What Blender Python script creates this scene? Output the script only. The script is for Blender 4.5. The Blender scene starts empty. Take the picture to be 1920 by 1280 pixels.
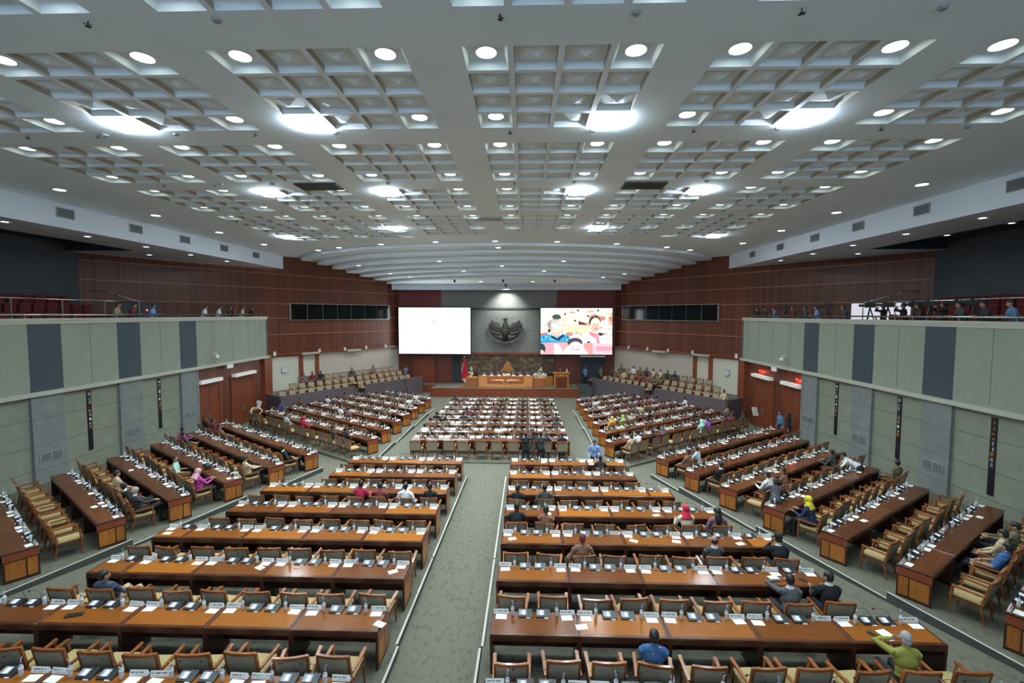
import bpy, bmesh, math, random
import numpy as np
from mathutils import Vector, Matrix, Euler

PI = math.pi
R = math.radians
random.seed(11)
scene = bpy.context.scene
COL = scene.collection

# ------------------------------------------------------------------ camera, world, exposure
CAM_POS = Vector((0.0, 0.0, 7.5))
cam_data = bpy.data.cameras.new('camera')
cam_data.sensor_width = 36.0
cam_data.lens = 861.4 / 1920 * 36
cam_data.clip_end = 200
cam_data.clip_start = 0.05
cam = bpy.data.objects.new('camera', cam_data)
cam.location = CAM_POS
cam.rotation_euler = (R(90 - 3.39), R(-0.13), R(1.73))
COL.objects.link(cam)
scene.camera = cam

world = bpy.data.worlds.new('world')
scene.world = world
world.use_nodes = True
world.node_tree.nodes['Background'].inputs[0].default_value = (0.60, 0.80, 1.0, 1)
world.node_tree.nodes['Background'].inputs[1].default_value = 2.8   # daylight for the added, unseen rear window that brightens the ceiling
pt = bpy.data.lights.new('added_window_portal', 'AREA'); pt.shape = 'RECTANGLE'; pt.size = 30; pt.size_y = 5.5; pt.cycles.is_portal = True
po = bpy.data.objects.new('added_window_portal', pt); COL.objects.link(po); po.location = (-1.8, -6.02, 9.2); po.rotation_euler = (R(-90), 0, 0)

scene.view_settings.view_transform = 'Standard'
scene.view_settings.look = 'None'
scene.view_settings.exposure = 0.12
scene.view_settings.gamma = 1.0
scene.view_settings.use_curve_mapping = False
scene.cycles.max_bounces = 6
scene.cycles.diffuse_bounces = 4
scene.cycles.glossy_bounces = 3
scene.cycles.transmission_bounces = 4
scene.cycles.use_denoising = True
scene.cycles.sample_clamp_indirect = 6.0
scene.cycles.use_light_tree = True
scene.cycles.caustics_reflective = False
scene.cycles.caustics_refractive = False

LAMP = 11.0       # glow of the round downlight glass
SQUARE = 95.0    # strength of the square ceiling lights
BEAM = 30.0      # watts thrown down by each round downlight
def Z(r):        # height given relative to the camera's eye
    return r + 7.5
def F(Y):        # height of the ramped floor
    if Y < 19: return 1.0 - .045 * (Y - 8.3)
    if Y < 36: return .52 - .031 * (Y - 19)
    return 0.0

# ------------------------------------------------------------------ materials
MATS = {}
def node_mat(name):
    m = bpy.data.materials.new(name); m.use_nodes = True
    MATS[name] = m
    nt = m.node_tree
    return m, nt, nt.nodes['Principled BSDF']
def mat(name, col, rough=.6, metal=0., noise=0., nscale=8., spec=.5, stretch=None, bump=0., coat=0., trans=0., alpha=1., rnd=0., emis=None, estr=0.):
    m, nt, b = node_mat(name)
    c = (*col, 1)
    b.inputs['Base Color'].default_value = c
    b.inputs['Roughness'].default_value = rough
    b.inputs['Metallic'].default_value = metal
    b.inputs['Specular IOR Level'].default_value = spec
    if coat: b.inputs['Coat Weight'].default_value = coat; b.inputs['Coat Roughness'].default_value = .08
    if trans: b.inputs['Transmission Weight'].default_value = trans
    if alpha < 1: b.inputs['Alpha'].default_value = alpha
    if emis: b.inputs['Emission Color'].default_value = (*emis, 1); b.inputs['Emission Strength'].default_value = estr
    if noise or bump:
        tc = nt.nodes.new('ShaderNodeTexCoord')
        mp = nt.nodes.new('ShaderNodeMapping')
        if stretch: mp.inputs['Scale'].default_value = stretch
        n = nt.nodes.new('ShaderNodeTexNoise'); n.inputs['Scale'].default_value = nscale; n.inputs['Detail'].default_value = 4
        nt.links.new(tc.outputs['Object'], mp.inputs[0]); nt.links.new(mp.outputs[0], n.inputs['Vector'])
        if noise:
            mr = nt.nodes.new('ShaderNodeMapRange')
            mr.inputs['From Min'].default_value = .3; mr.inputs['From Max'].default_value = .7
            mr.inputs['To Min'].default_value = 1 - noise; mr.inputs['To Max'].default_value = 1 + noise
            nt.links.new(n.outputs['Fac'], mr.inputs['Value'])
            mx = nt.nodes.new('ShaderNodeMix'); mx.data_type = 'RGBA'; mx.blend_type = 'MULTIPLY'
            mx.inputs['Factor'].default_value = 1
            mx.inputs[6].default_value = c
            last = mr.outputs[0]
            if rnd:
                oi = nt.nodes.new('ShaderNodeObjectInfo')
                m2 = nt.nodes.new('ShaderNodeMapRange'); m2.inputs['To Min'].default_value = 1 - rnd; m2.inputs['To Max'].default_value = 1 + rnd
                nt.links.new(oi.outputs['Random'], m2.inputs['Value'])
                mm = nt.nodes.new('ShaderNodeMath'); mm.operation = 'MULTIPLY'
                nt.links.new(last, mm.inputs[0]); nt.links.new(m2.outputs[0], mm.inputs[1]); last = mm.outputs[0]
            nt.links.new(last, mx.inputs[7])
            nt.links.new(mx.outputs[2], b.inputs['Base Color'])
        if bump:
            bp = nt.nodes.new('ShaderNodeBump'); bp.inputs['Strength'].default_value = bump; bp.inputs['Distance'].default_value = .01
            nt.links.new(n.outputs['Fac'], bp.inputs['Height']); nt.links.new(bp.outputs[0], b.inputs['Normal'])
    return m
def emit(name, col, s):
    m = bpy.data.materials.new(name); m.use_nodes = True; MATS[name] = m
    nt = m.node_tree; nt.nodes.clear()
    e = nt.nodes.new('ShaderNodeEmission'); o = nt.nodes.new('ShaderNodeOutputMaterial')
    e.inputs[0].default_value = (*col, 1); e.inputs[1].default_value = s
    nt.links.new(e.outputs[0], o.inputs[0])
    return m

mat('ceiling_paint', (.80, .90, .98), .7, noise=.03, nscale=.6)
mat('coffer_side_shade', (.44, .40, .34), .8)  # left and right recess walls, their brownish shade put into the colour
mat('fascia_paint', (.72, .79, .88), .6)
mat('dark_wood', (.050, .015, .009), .35, noise=.35, nscale=5, stretch=(1, 8, 1), rnd=.2)
mat('tabletop_band', (.085, .024, .010), .18, noise=.15, nscale=6)
mat('orange_wood', (.36, .125, .022), .35, noise=.18, nscale=4, stretch=(6, 6, 1), rnd=.15)
mat('chair_wood', (.25, .080, .022), .22, noise=.2, nscale=10, rnd=.15, coat=.3)
mat('chair_wood_dark', (.13, .045, .018), .3, noise=.2, nscale=10)
mat('chair_back_fabric', (.31, .26, .18), .85, noise=.08, nscale=60)
mat('chair_seat_fabric', (.40, .31, .14), .85, noise=.08, nscale=40)
mat('concrete_light', (.27, .295, .24), .8, noise=.05, nscale=3)
mat('concrete_beige', (.235, .25, .195), .8, noise=.07, nscale=2.5)
mat('concrete_grey', (.20, .215, .21), .8, noise=.10, nscale=2.5)
mat('slate_panel', (.045, .066, .08), .7, noise=.06, nscale=3)
mat('ledge_paint', (.45, .455, .385), .6)
mat('joint', (.12, .12, .10), .9)
mat('cream_wall', (.62, .59, .47), .7, noise=.03, nscale=2)
mat('pale_wall', (.50, .44, .38), .7, noise=.04, nscale=2)
mat('steel', (.65, .66, .68), .18, metal=1.)
mat('steel_dull', (.35, .36, .38), .4, metal=.6)
mat('black_plastic', (.012, .013, .015), .35)
mat('console_plastic', (.018, .022, .027), .35)
mat('tv_glass', (.004, .006, .006), .08)
mat('white_card', (.80, .80, .77), .6)
mat('riser_dark', (.055, .06, .05), .9)
mat('nosing', (.50, .50, .44), .6)
mat('paper', (.85, .85, .83), .7)
mat('ink', (.03, .03, .04), .6)
mat('bottle_plastic', (.80, .84, .85), .15, trans=.35)
mat('bottle_label', (.70, .76, .80), .4)
mat('blue_cap', (.02, .04, .22), .4)
mat('straw_white', (.8, .8, .8), .4)
mat('red_seat', (.13, .012, .012), .8)
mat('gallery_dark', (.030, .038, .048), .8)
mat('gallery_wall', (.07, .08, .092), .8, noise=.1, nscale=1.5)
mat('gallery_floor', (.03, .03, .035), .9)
mat('vent_metal', (.26, .30, .32), .5)
mat('vent_dark', (.05, .055, .06), .7)
mat('parapet_carpet', (.125, .095, .105), .95, noise=.1, nscale=20)
mat('red_cloth', (.55, .015, .04), .8)
mat('white_cloth', (.8, .8, .8), .8)
mat('maroon_panel', (.20, .045, .045), .7, noise=.06, nscale=2)
mat('grey_panel', (.22, .225, .215), .7, noise=.06, nscale=2)
mat('eagle_bronze', (.055, .05, .045), .45, metal=.3)
mat('eagle_pale', (.14, .135, .125), .5)
mat('stage_wood', (.62, .27, .085), .3, noise=.12, nscale=5)
mat('stage_wood_red', (.36, .12, .045), .35, noise=.12, nscale=5)
mat('stage_carving', (.70, .36, .16), .4)
mat('lectern_wood', (.45, .17, .04), .3, noise=.1, nscale=5)
mat('lectern_panel', (.16, .04, .018), .3, noise=.25, nscale=8)
mat('flower_white', (.8, .78, .6), .8)
mat('leaf_green', (.04, .10, .03), .8)
mat('stage_steps_carpet', (.075, .10, .085), .95)
mat('door_wood', (.20, .052, .022), .3, noise=.15, nscale=4, stretch=(1, 6, 1))
mat('frame_wood', (.22, .055, .024), .32, noise=.15, nscale=4)
mat('speaker_black', (.02, .02, .022), .6)
mat('camera_white', (.7, .7, .68), .4)
mat('clock_face', (.62, .65, .66), .4)
mat('fixture_white', (.75, .75, .72), .4, emis=(1, .97, .9), estr=.12)
mat('skin', (.36, .19, .115), .55)
mat('skin_light', (.50, .30, .20), .55)
mat('hair_black', (.010, .009, .009), .45)
mat('hair_grey', (.34, .33, .33), .7, noise=.25, nscale=60)
mat('lips', (.26, .09, .07), .5)
mat('shoe_black', (.012, .012, .012), .3)
emit('lamp_round', (.95, 1.0, .82), LAMP)
emit('lamp_square', (.76, .92, 1.0), SQUARE)
emit('lamp_gallery', (.92, .96, 1.0), 6)
emit('lamp_stage', (.95, .98, 1.0), 8)
emit('lit_doorway', (.86, .84, .95), .75)
emit('red_light', (1, .10, .05), 4)
emit('screen_console', (.62, .78, .95), .75)
emit('screen_console_white', (.95, .97, 1), 1.3)
emit('screen_white', (.93, .99, 1.0), 4.0)
emit('screen_text', (.55, .57, .57), 1.0)

def tabletop_material(name, ca, cb):
    m, nt, b = node_mat(name)
    N = nt.nodes.new; L = nt.links.new
    tc = N('ShaderNodeTexCoord'); pass
    mp = N('ShaderNodeMapping'); mp.inputs['Scale'].default_value = (1.2, 14, 1)
    L(tc.outputs['Object'], mp.inputs[0])
    n = N('ShaderNodeTexNoise'); n.inputs['Scale'].default_value = 3; n.inputs['Detail'].default_value = 6; L(mp.outputs[0], n.inputs['Vector'])
    oi = N('ShaderNodeObjectInfo')
    r1 = N('ShaderNodeMapRange'); r1.inputs['To Min'].default_value = 0; r1.inputs['To Max'].default_value = .72; L(oi.outputs['Random'], r1.inputs[0])
    mx = N('ShaderNodeMix'); mx.data_type = 'RGBA'; L(r1.outputs[0], mx.inputs[0])
    mx.inputs[6].default_value = (*ca, 1); mx.inputs[7].default_value = (*cb, 1)
    r2 = N('ShaderNodeMapRange'); r2.inputs['From Min'].default_value = .3; r2.inputs['From Max'].default_value = .7; r2.inputs['To Min'].default_value = .88; r2.inputs['To Max'].default_value = 1.10; L(n.outputs['Fac'], r2.inputs[0])
    m2 = N('ShaderNodeMix'); m2.data_type = 'RGBA'; m2.blend_type = 'MULTIPLY'; m2.inputs[0].default_value = 1; L(mx.outputs[2], m2.inputs[6]); L(r2.outputs[0], m2.inputs[7])
    L(m2.outputs[2], b.inputs['Base Color'])
    b.inputs['Roughness'].default_value = .16
    b.inputs['Specular IOR Level'].default_value = .22
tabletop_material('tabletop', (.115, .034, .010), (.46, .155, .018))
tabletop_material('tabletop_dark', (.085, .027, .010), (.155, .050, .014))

def carpet_material():
    m, nt, b = node_mat('carpet')
    N = nt.nodes.new; L = nt.links.new
    tc = N('ShaderNodeTexCoord')
    n1 = N('ShaderNodeTexNoise'); n1.inputs['Scale'].default_value = 60; n1.inputs['Detail'].default_value = 5; L(tc.outputs['Object'], n1.inputs[0])
    v = N('ShaderNodeTexVoronoi'); v.inputs['Scale'].default_value = 3.2; L(tc.outputs['Object'], v.inputs[0])
    mp = N('ShaderNodeMapping'); mp.inputs['Scale'].default_value = (2.2, 1.3, 1); L(tc.outputs['Object'], mp.inputs[0])
    n2 = N('ShaderNodeTexNoise'); n2.inputs['Scale'].default_value = 4.5; n2.inputs['Detail'].default_value = 3; L(mp.outputs[0], n2.inputs[0])
    r1 = N('ShaderNodeMapRange'); r1.inputs['From Min'].default_value = .56; r1.inputs['From Max'].default_value = .60; r1.inputs['To Min'].default_value = 1; r1.inputs['To Max'].default_value = .80; L(n2.outputs['Fac'], r1.inputs[0])
    r2 = N('ShaderNodeMapRange'); r2.inputs['From Min'].default_value = .35; r2.inputs['From Max'].default_value = .65; r2.inputs['To Min'].default_value = .88; r2.inputs['To Max'].default_value = 1.1; L(n1.outputs['Fac'], r2.inputs[0])
    mm = N('ShaderNodeMath'); mm.operation = 'MULTIPLY'; L(r1.outputs[0], mm.inputs[0]); L(r2.outputs[0], mm.inputs[1])
    mx = N('ShaderNodeMix'); mx.data_type = 'RGBA'; mx.blend_type = 'MULTIPLY'; mx.inputs[0].default_value = 1
    mx.inputs[6].default_value = (.142, .140, .108, 1); L(mm.outputs[0], mx.inputs[7]); L(mx.outputs[2], b.inputs['Base Color'])
    b.inputs['Roughness'].default_value = .95; b.inputs['Specular IOR Level'].default_value = .1
carpet_material()

def slat_material(name, c1, c2, horizontal_axis):
    # vertical timber slats: narrow ribs with a change of tone from board to board
    m, nt, b = node_mat(name)
    N = nt.nodes.new; L = nt.links.new
    tc = N('ShaderNodeTexCoord'); sp = N('ShaderNodeSeparateXYZ'); L(tc.outputs['Object'], sp.inputs[0])
    def M(op, a, v):
        n = N('ShaderNodeMath'); n.operation = op; L(a, n.inputs[0])
        if isinstance(v, float): n.inputs[1].default_value = v
        else: L(v, n.inputs[1])
        return n.outputs[0]
    s = M('MULTIPLY', sp.outputs[horizontal_axis], 7.0)
    fr = M('FRACT', s, 0.); 
    fl = N('ShaderNodeMath'); fl.operation = 'FLOOR'; L(s, fl.inputs[0])
    wn = N('ShaderNodeTexWhiteNoise'); wn.noise_dimensions = '1D'; L(fl.outputs[0], wn.inputs['W'])
    mx = N('ShaderNodeMix'); mx.data_type = 'RGBA'; L(wn.outputs['Value'], mx.inputs[0]); mx.inputs[6].default_value = (*c1, 1); mx.inputs[7].default_value = (*c2, 1)
    gr = N('ShaderNodeMath'); gr.operation = 'LESS_THAN'; L(fr, gr.inputs[0]); gr.inputs[1].default_value = .16
    dk = N('ShaderNodeMix'); dk.data_type = 'RGBA'; L(gr.outputs[0], dk.inputs[0]); L(mx.outputs[2], dk.inputs[6]); dk.inputs[7].default_value = (c1[0] * .35, c1[1] * .35, c1[2] * .35, 1)
    L(dk.outputs[2], b.inputs['Base Color']); b.inputs['Roughness'].default_value = .42
slat_material('slat_wood', (.105, .028, .014), (.185, .056, .026), 0)
slat_material('slat_wood_y', (.115, .030, .016), (.18, .052, .026), 1)
mat('slat_rail', (.34, .13, .075), .4)
mat('stone_red', (.15, .038, .026), .35, noise=.4, nscale=7)

def mural_material():
    m, nt, b = node_mat('mural_relief')
    N = nt.nodes.new; L = nt.links.new
    tc = N('ShaderNodeTexCoord'); mp = N('ShaderNodeMapping'); mp.inputs['Scale'].default_value = (.7, 1, 1.4); mp.inputs['Rotation'].default_value = (0, .6, 0)
    L(tc.outputs['Object'], mp.inputs[0])
    n = N('ShaderNodeTexNoise'); n.inputs['Scale'].default_value = 1.6; n.inputs['Detail'].default_value = 7; n.inputs['Distortion'].default_value = 1.2; L(mp.outputs[0], n.inputs[0])
    cr = N('ShaderNodeValToRGB'); L(n.outputs['Fac'], cr.inputs[0])
    e = cr.color_ramp.elements
    e[0].position = .30; e[0].color = (.045, .026, .018, 1)
    e[1].position = .72; e[1].color = (.26, .19, .10, 1)
    k = e.new(.5); k.color = (.10, .060, .040, 1)
    L(cr.outputs[0], b.inputs['Base Color']); b.inputs['Roughness'].default_value = .55
    bp = N('ShaderNodeBump'); bp.inputs['Strength'].default_value = .5; bp.inputs['Distance'].default_value = .05; L(n.outputs['Fac'], bp.inputs['Height']); L(bp.outputs[0], b.inputs['Normal'])
mural_material()

def batik(name, c1, c2, c3, scale=26):
    m, nt, b = node_mat(name)
    N = nt.nodes.new; L = nt.links.new
    tc = N('ShaderNodeTexCoord'); v = N('ShaderNodeTexVoronoi'); v.inputs['Scale'].default_value = scale; L(tc.outputs['Object'], v.inputs[0])
    cr = N('ShaderNodeValToRGB'); L(v.outputs['Distance'], cr.inputs[0]); cr.color_ramp.interpolation = 'CONSTANT'
    e = cr.color_ramp.elements
    e[0].position = 0; e[0].color = (*c2, 1); e[1].position = .30; e[1].color = (*c1, 1)
    k = e.new(.16); k.color = (*c3, 1)
    L(cr.outputs[0], b.inputs['Base Color']); b.inputs['Roughness'].default_value = .8
batik('batik_blue', (.035, .11, .27), (.65, .60, .42), (.02, .05, .16), 13)
batik('batik_brown', (.23, .115, .07), (.42, .20, .08), (.12, .06, .05), 16)
batik('batik_cream', (.55, .42, .27), (.30, .18, .10), (.62, .55, .42), 22)
batik('batik_olive', (.14, .13, .07), (.30, .27, .16), (.07, .06, .04), 18)
batik('batik_red', (.22, .05, .04), (.45, .25, .14), (.08, .02, .02), 18)
batik('batik_teal', (.42, .55, .58), (.75, .80, .80), (.15, .28, .34), 14)
batik('batik_violet', (.20, .10, .13), (.42, .30, .30), (.10, .05, .07), 18)
CL = dict(black=(.010, .010, .013), suit=(.035, .036, .042), grey=(.10, .105, .11), dgrey=(.055, .058, .062), white=(.72, .73, .74), mint=(.42, .62, .50),
          magenta=(.50, .05, .33), pinkscarf=(.60, .33, .36), navy=(.012, .022, .075), yellow=(.62, .52, .03), red=(.55, .02, .06), crimson=(.35, .01, .05),
          brown=(.16, .07, .035), cream=(.55, .45, .33), olive=(.28, .27, .05), lblue=(.20, .33, .62), steelblue=(.10, .20, .34), orange=(.65, .33, .06), aqua=(.35, .68, .58),
          purple=(.25, .10, .42), khaki=(.33, .28, .17), offwhite=(.62, .60, .50), royal=(.05, .06, .30), jeans=(.05, .07, .12), lgreen=(.33, .40, .12), maroon=(.14, .02, .035))
for k, c in CL.items(): mat('cloth_' + k, c, .85, noise=.10, nscale=14)

# ------------------------------------------------------------------ mesh helpers
class MB:
    def __init__(self): self.v = []; self.f = []; self.m = []; self.names = []
    def mi(self, name):
        if name not in self.names: self.names.append(name)
        return self.names.index(name)
    def add(self, vs, fs, m):
        o = len(self.v); self.v += [tuple(p) for p in vs]
        k = self.mi(m)
        for f in fs: self.f.append(tuple(i + o for i in f)); self.m.append(k)
        return self
    def quad(self, a, b, c, d, m): return self.add([a, b, c, d], [(0, 1, 2, 3)], m)
    def box(self, x0, x1, y0, y1, z0, z1, m):
        vs = [(x0, y0, z0), (x1, y0, z0), (x1, y1, z0), (x0, y1, z0), (x0, y0, z1), (x1, y0, z1), (x1, y1, z1), (x0, y1, z1)]
        return self.add(vs, [(0, 3, 2, 1), (4, 5, 6, 7), (0, 1, 5, 4), (1, 2, 6, 5), (2, 3, 7, 6), (3, 0, 4, 7)], m)
    def bevelbox(self, x0, x1, y0, y1, z0, z1, b, m):
        # box with chamfered upper and side edges
        rings = [(0, z0), (b, z0) if False else (0, z0), (0, z1 - b), (b, z1)]
        vs = []; fs = []
        for ins, z in [(b, z0), (0, z0 + b), (0, z1 - b), (b, z1)]:
            vs += [(x0 + ins, y0 + ins, z), (x1 - ins, y0 + ins, z), (x1 - ins, y1 - ins, z), (x0 + ins, y1 - ins, z)]
        for r in range(3):
            for i in range(4):
                j = (i + 1) % 4; fs.append((r * 4 + i, r * 4 + j, r * 4 + 4 + j, r * 4 + 4 + i))
        fs += [(3, 2, 1, 0), (12, 13, 14, 15)]
        return self.add(vs, fs, m)
    def prism(self, pts, z0, z1, m, side=None):
        n = len(pts)
        vs = [(x, y, z0) for x, y in pts] + [(x, y, z1) for x, y in pts]
        self.add(vs, [tuple(range(n, 2 * n))], m)
        self.add(vs, [tuple(reversed(range(n)))] + [(i, (i + 1) % n, n + (i + 1) % n, n + i) for i in range(n)], side or m)
        return self
    def bar(self, p, q, w, h, m, up=(0, 0, 1)):
        p = Vector(p); q = Vector(q); d = (q - p).normalized(); u = Vector(up)
        s = d.cross(u)
        if s.length < 1e-4: s = d.cross(Vector((1, 0, 0)))
        s.normalize(); t = s.cross(d)
        vs = []
        for c in (p, q):
            for a, b in ((-1, -1), (1, -1), (1, 1), (-1, 1)): vs.append(tuple(c + s * (a * w / 2) + t * (b * h / 2)))
        return self.add(vs, [(0, 3, 2, 1), (4, 5, 6, 7), (0, 1, 5, 4), (1, 2, 6, 5), (2, 3, 7, 6), (3, 0, 4, 7)], m)
    def tube(self, pts, rads, m, seg=8, cap=True, flat=1.0):
        pts = [Vector(p) for p in pts]; n = len(pts)
        if not hasattr(rads, '__len__'): rads = [rads] * n
        vs = []; fs = []
        ref = None
        for i, p in enumerate(pts):
            d = (pts[min(i + 1, n - 1)] - pts[max(i - 1, 0)])
            if d.length < 1e-9: d = Vector((0, 0, 1))
            d.normalize()
            if ref is None:
                ref = d.cross(Vector((0, 1, 0)))
                if ref.length < .1: ref = d.cross(Vector((1, 0, 0)))
            s = (ref - d * ref.dot(d)).normalized(); t = d.cross(s); ref = s
            for k in range(seg):
                a = 2 * PI * k / seg
                vs.append(tuple(p + s * (math.cos(a) * rads[i]) + t * (math.sin(a) * rads[i] * flat)))
        for i in range(n - 1):
            for k in range(seg):
                l = (k + 1) % seg
                fs.append((i * seg + k, i * seg + l, (i + 1) * seg + l, (i + 1) * seg + k))
        if cap: fs += [tuple(reversed(range(seg))), tuple((n - 1) * seg + k for k in range(seg))]
        return self.add(vs, fs, m)
    def lathe(self, c, prof, m, seg=12):
        return self.tube([(c[0], c[1], c[2] + z) for r, z in prof], [max(r, 1e-4) for r, z in prof], m, seg)
    def ball(self, c, r, m, seg=10, rings=6):
        if not hasattr(r, '__len__'): r = (r, r, r)
        vs = []; fs = []
        for i in range(rings + 1):
            a = PI * i / rings
            for k in range(seg):
                b = 2 * PI * k / seg
                vs.append((c[0] + r[0] * math.sin(a) * math.cos(b), c[1] + r[1] * math.sin(a) * math.sin(b), c[2] - r[2] * math.cos(a)))
        for i in range(rings):
            for k in range(seg):
                l = (k + 1) % seg; fs.append((i * seg + k, i * seg + l, (i + 1) * seg + l, (i + 1) * seg + k))
        return self.add(vs, fs, m)
    def xf(self, M, start=0):
        for i in range(start, len(self.v)): self.v[i] = tuple(M @ Vector(self.v[i]))
        return self
    def mesh(self, name, smooth=False):
        me = bpy.data.meshes.new(name)
        me.from_pydata(self.v, [], self.f)
        for n in self.names: me.materials.append(MATS[n])
        me.polygons.foreach_set('material_index', self.m)
        if smooth: me.polygons.foreach_set('use_smooth', [True] * len(self.f))
        me.update()
        bm = bmesh.new(); bm.from_mesh(me); bmesh.ops.recalc_face_normals(bm, faces=bm.faces); bm.to_mesh(me); bm.free()
        return me
    def build(self, name, parent=None, smooth=False, raw=False):
        if raw:
            me = bpy.data.meshes.new(name); me.from_pydata(self.v, [], self.f)
            for n in self.names: me.materials.append(MATS[n])
            me.polygons.foreach_set('material_index', self.m); me.update()
        else: me = self.mesh(name, smooth)
        o = bpy.data.objects.new(name, me); COL.objects.link(o)
        if parent: o.parent = parent
        return o

def tag(o, label=None, cat=None, group=None, kind=None):
    if label: o['label'] = label
    if cat: o['category'] = cat
    if group: o['group'] = group
    if kind: o['kind'] = kind
    return o
def struct(name, mb, parent=None, **k):
    o = mb.build(name, parent, **k)
    if not parent: o['kind'] = 'structure'
    return o
def empty(name, loc, rz, label, cat, group=None):
    o = bpy.data.objects.new(name, None); o.empty_display_size = .1; COL.objects.link(o)
    o.location = loc; o.rotation_euler = (0, 0, rz)
    return tag(o, label, cat, group)
def thing_mesh(name, mb, label, cat, group=None, smooth=False, loc=None, rz=0):
    o = mb.build(name, None, smooth)
    if loc is not None: o.location = loc; o.rotation_euler = (0, 0, rz)
    return tag(o, label, cat, group)
ORD = ['first', 'second', 'third', 'fourth', 'fifth', 'sixth', 'seventh', 'eighth', 'ninth', 'tenth', 'eleventh', 'twelfth', 'thirteenth', 'fourteenth', 'fifteenth', 'sixteenth', 'seventeenth', 'eighteenth', 'nineteenth', 'twentieth']

# projection test used only to leave out repeats that the photograph cannot see
_fw = Vector((-math.sin(R(1.73)) * math.cos(R(3.39)), math.cos(R(1.73)) * math.cos(R(3.39)), -math.sin(R(3.39))))
_rt = Vector((math.cos(R(1.73)), math.sin(R(1.73)), 0)); _up = _rt.cross(_fw)
def in_frame(p, margin=60):
    d = Vector(p) - CAM_POS
    z = d.dot(_fw)
    if z < .3: return False
    x = 960 + 861.4 * d.dot(_rt) / z; y = 640 - 861.4 * d.dot(_up) / z
    return -margin < x < 1920 + margin and -margin < y < 1280 + margin

# ------------------------------------------------------------------ repeated kinds: full copies near, plain copies far, the rest as one stuff object
class Kind:
    def __init__(self, name, cat, parts, limit_parts, limit=300, margin=60):
        self.margin = margin
        # parts: list of (part name, MB, [ (sub name, MB), ... ])
        self.name, self.cat, self.limit_parts, self.limit = name, cat, limit_parts, limit
        self.parts = [(n, mb.mesh(n, sm), [(sn, smb.mesh(sn, ssm)) for sn, smb, ssm in subs]) for n, mb, sm, subs in parts]
        j = MB()
        for n, mb, sm, subs in parts:
            for b in [mb] + [s[1] for s in subs]:
                o = len(j.v); j.v += b.v
                for f, k in zip(b.f, b.m): j.f.append(tuple(i + o for i in f)); j.m.append(j.mi(b.names[k]))
        self.join = j; self.jmesh = j.mesh(name)
        self.pl = []
    def put(self, loc, rz, label, group, offset_z=0, tilt=0):
        if in_frame((loc[0], loc[1], loc[2] + offset_z), self.margin): self.pl.append((Vector(loc), rz, label, group, tilt))
    def flush(self, stuff_label):
        self.pl.sort(key=lambda p: (p[0] - CAM_POS).length)
        for i, (loc, rz, label, group, tilt) in enumerate(self.pl[:self.limit]):
            if i < self.limit_parts and (len(self.parts) > 1 or self.parts[0][2]):
                r = empty(self.name, loc, rz, label, self.cat, group)
                r.rotation_euler = (tilt, 0, rz)
                for n, me, subs in self.parts:
                    c = bpy.data.objects.new(n, me); COL.objects.link(c); c.parent = r
                    for sn, sme in subs:
                        d = bpy.data.objects.new(sn, sme); COL.objects.link(d); d.parent = c
            else:
                r = bpy.data.objects.new(self.name, self.jmesh if len(self.parts) > 1 or self.parts[0][2] else self.parts[0][1]); COL.objects.link(r)
                r.location = loc; r.rotation_euler = (tilt, 0, rz); tag(r, label, self.cat, group)
        rest = self.pl[self.limit:]
        if rest:
            V = np.array(self.join.v); Fn = self.join.f; vs = []; fs = []; ms = []
            for n, (loc, rz, *_) in enumerate(rest):
                c, s = math.cos(rz), math.sin(rz)
                P = np.stack([V[:, 0] * c - V[:, 1] * s + loc[0], V[:, 0] * s + V[:, 1] * c + loc[1], V[:, 2] + loc[2]], -1)
                vs.append(P); o = n * len(V); fs += [tuple(i + o for i in f) for f in Fn]; ms += self.join.m
            me = bpy.data.meshes.new(self.name); me.from_pydata(np.concatenate(vs).tolist(), [], fs)
            for n in self.join.names: me.materials.append(MATS[n])
            me.polygons.foreach_set('material_index', ms); me.update()
            o = bpy.data.objects.new(self.name + '_rows', me); COL.objects.link(o)
            tag(o, stuff_label, self.cat, None, 'stuff')

# ------------------------------------------------------------------ the shell
XL, XR = -18.85, 15.3
WL = (Vector((-25.6, 25.7)), Vector((-12.55, 44.9)))     # slatted wall, left, from the gallery corner to the stage
WR = (Vector((22.1, 25.7)), Vector((8.65, 44.9)))
XC = -1.78

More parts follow.
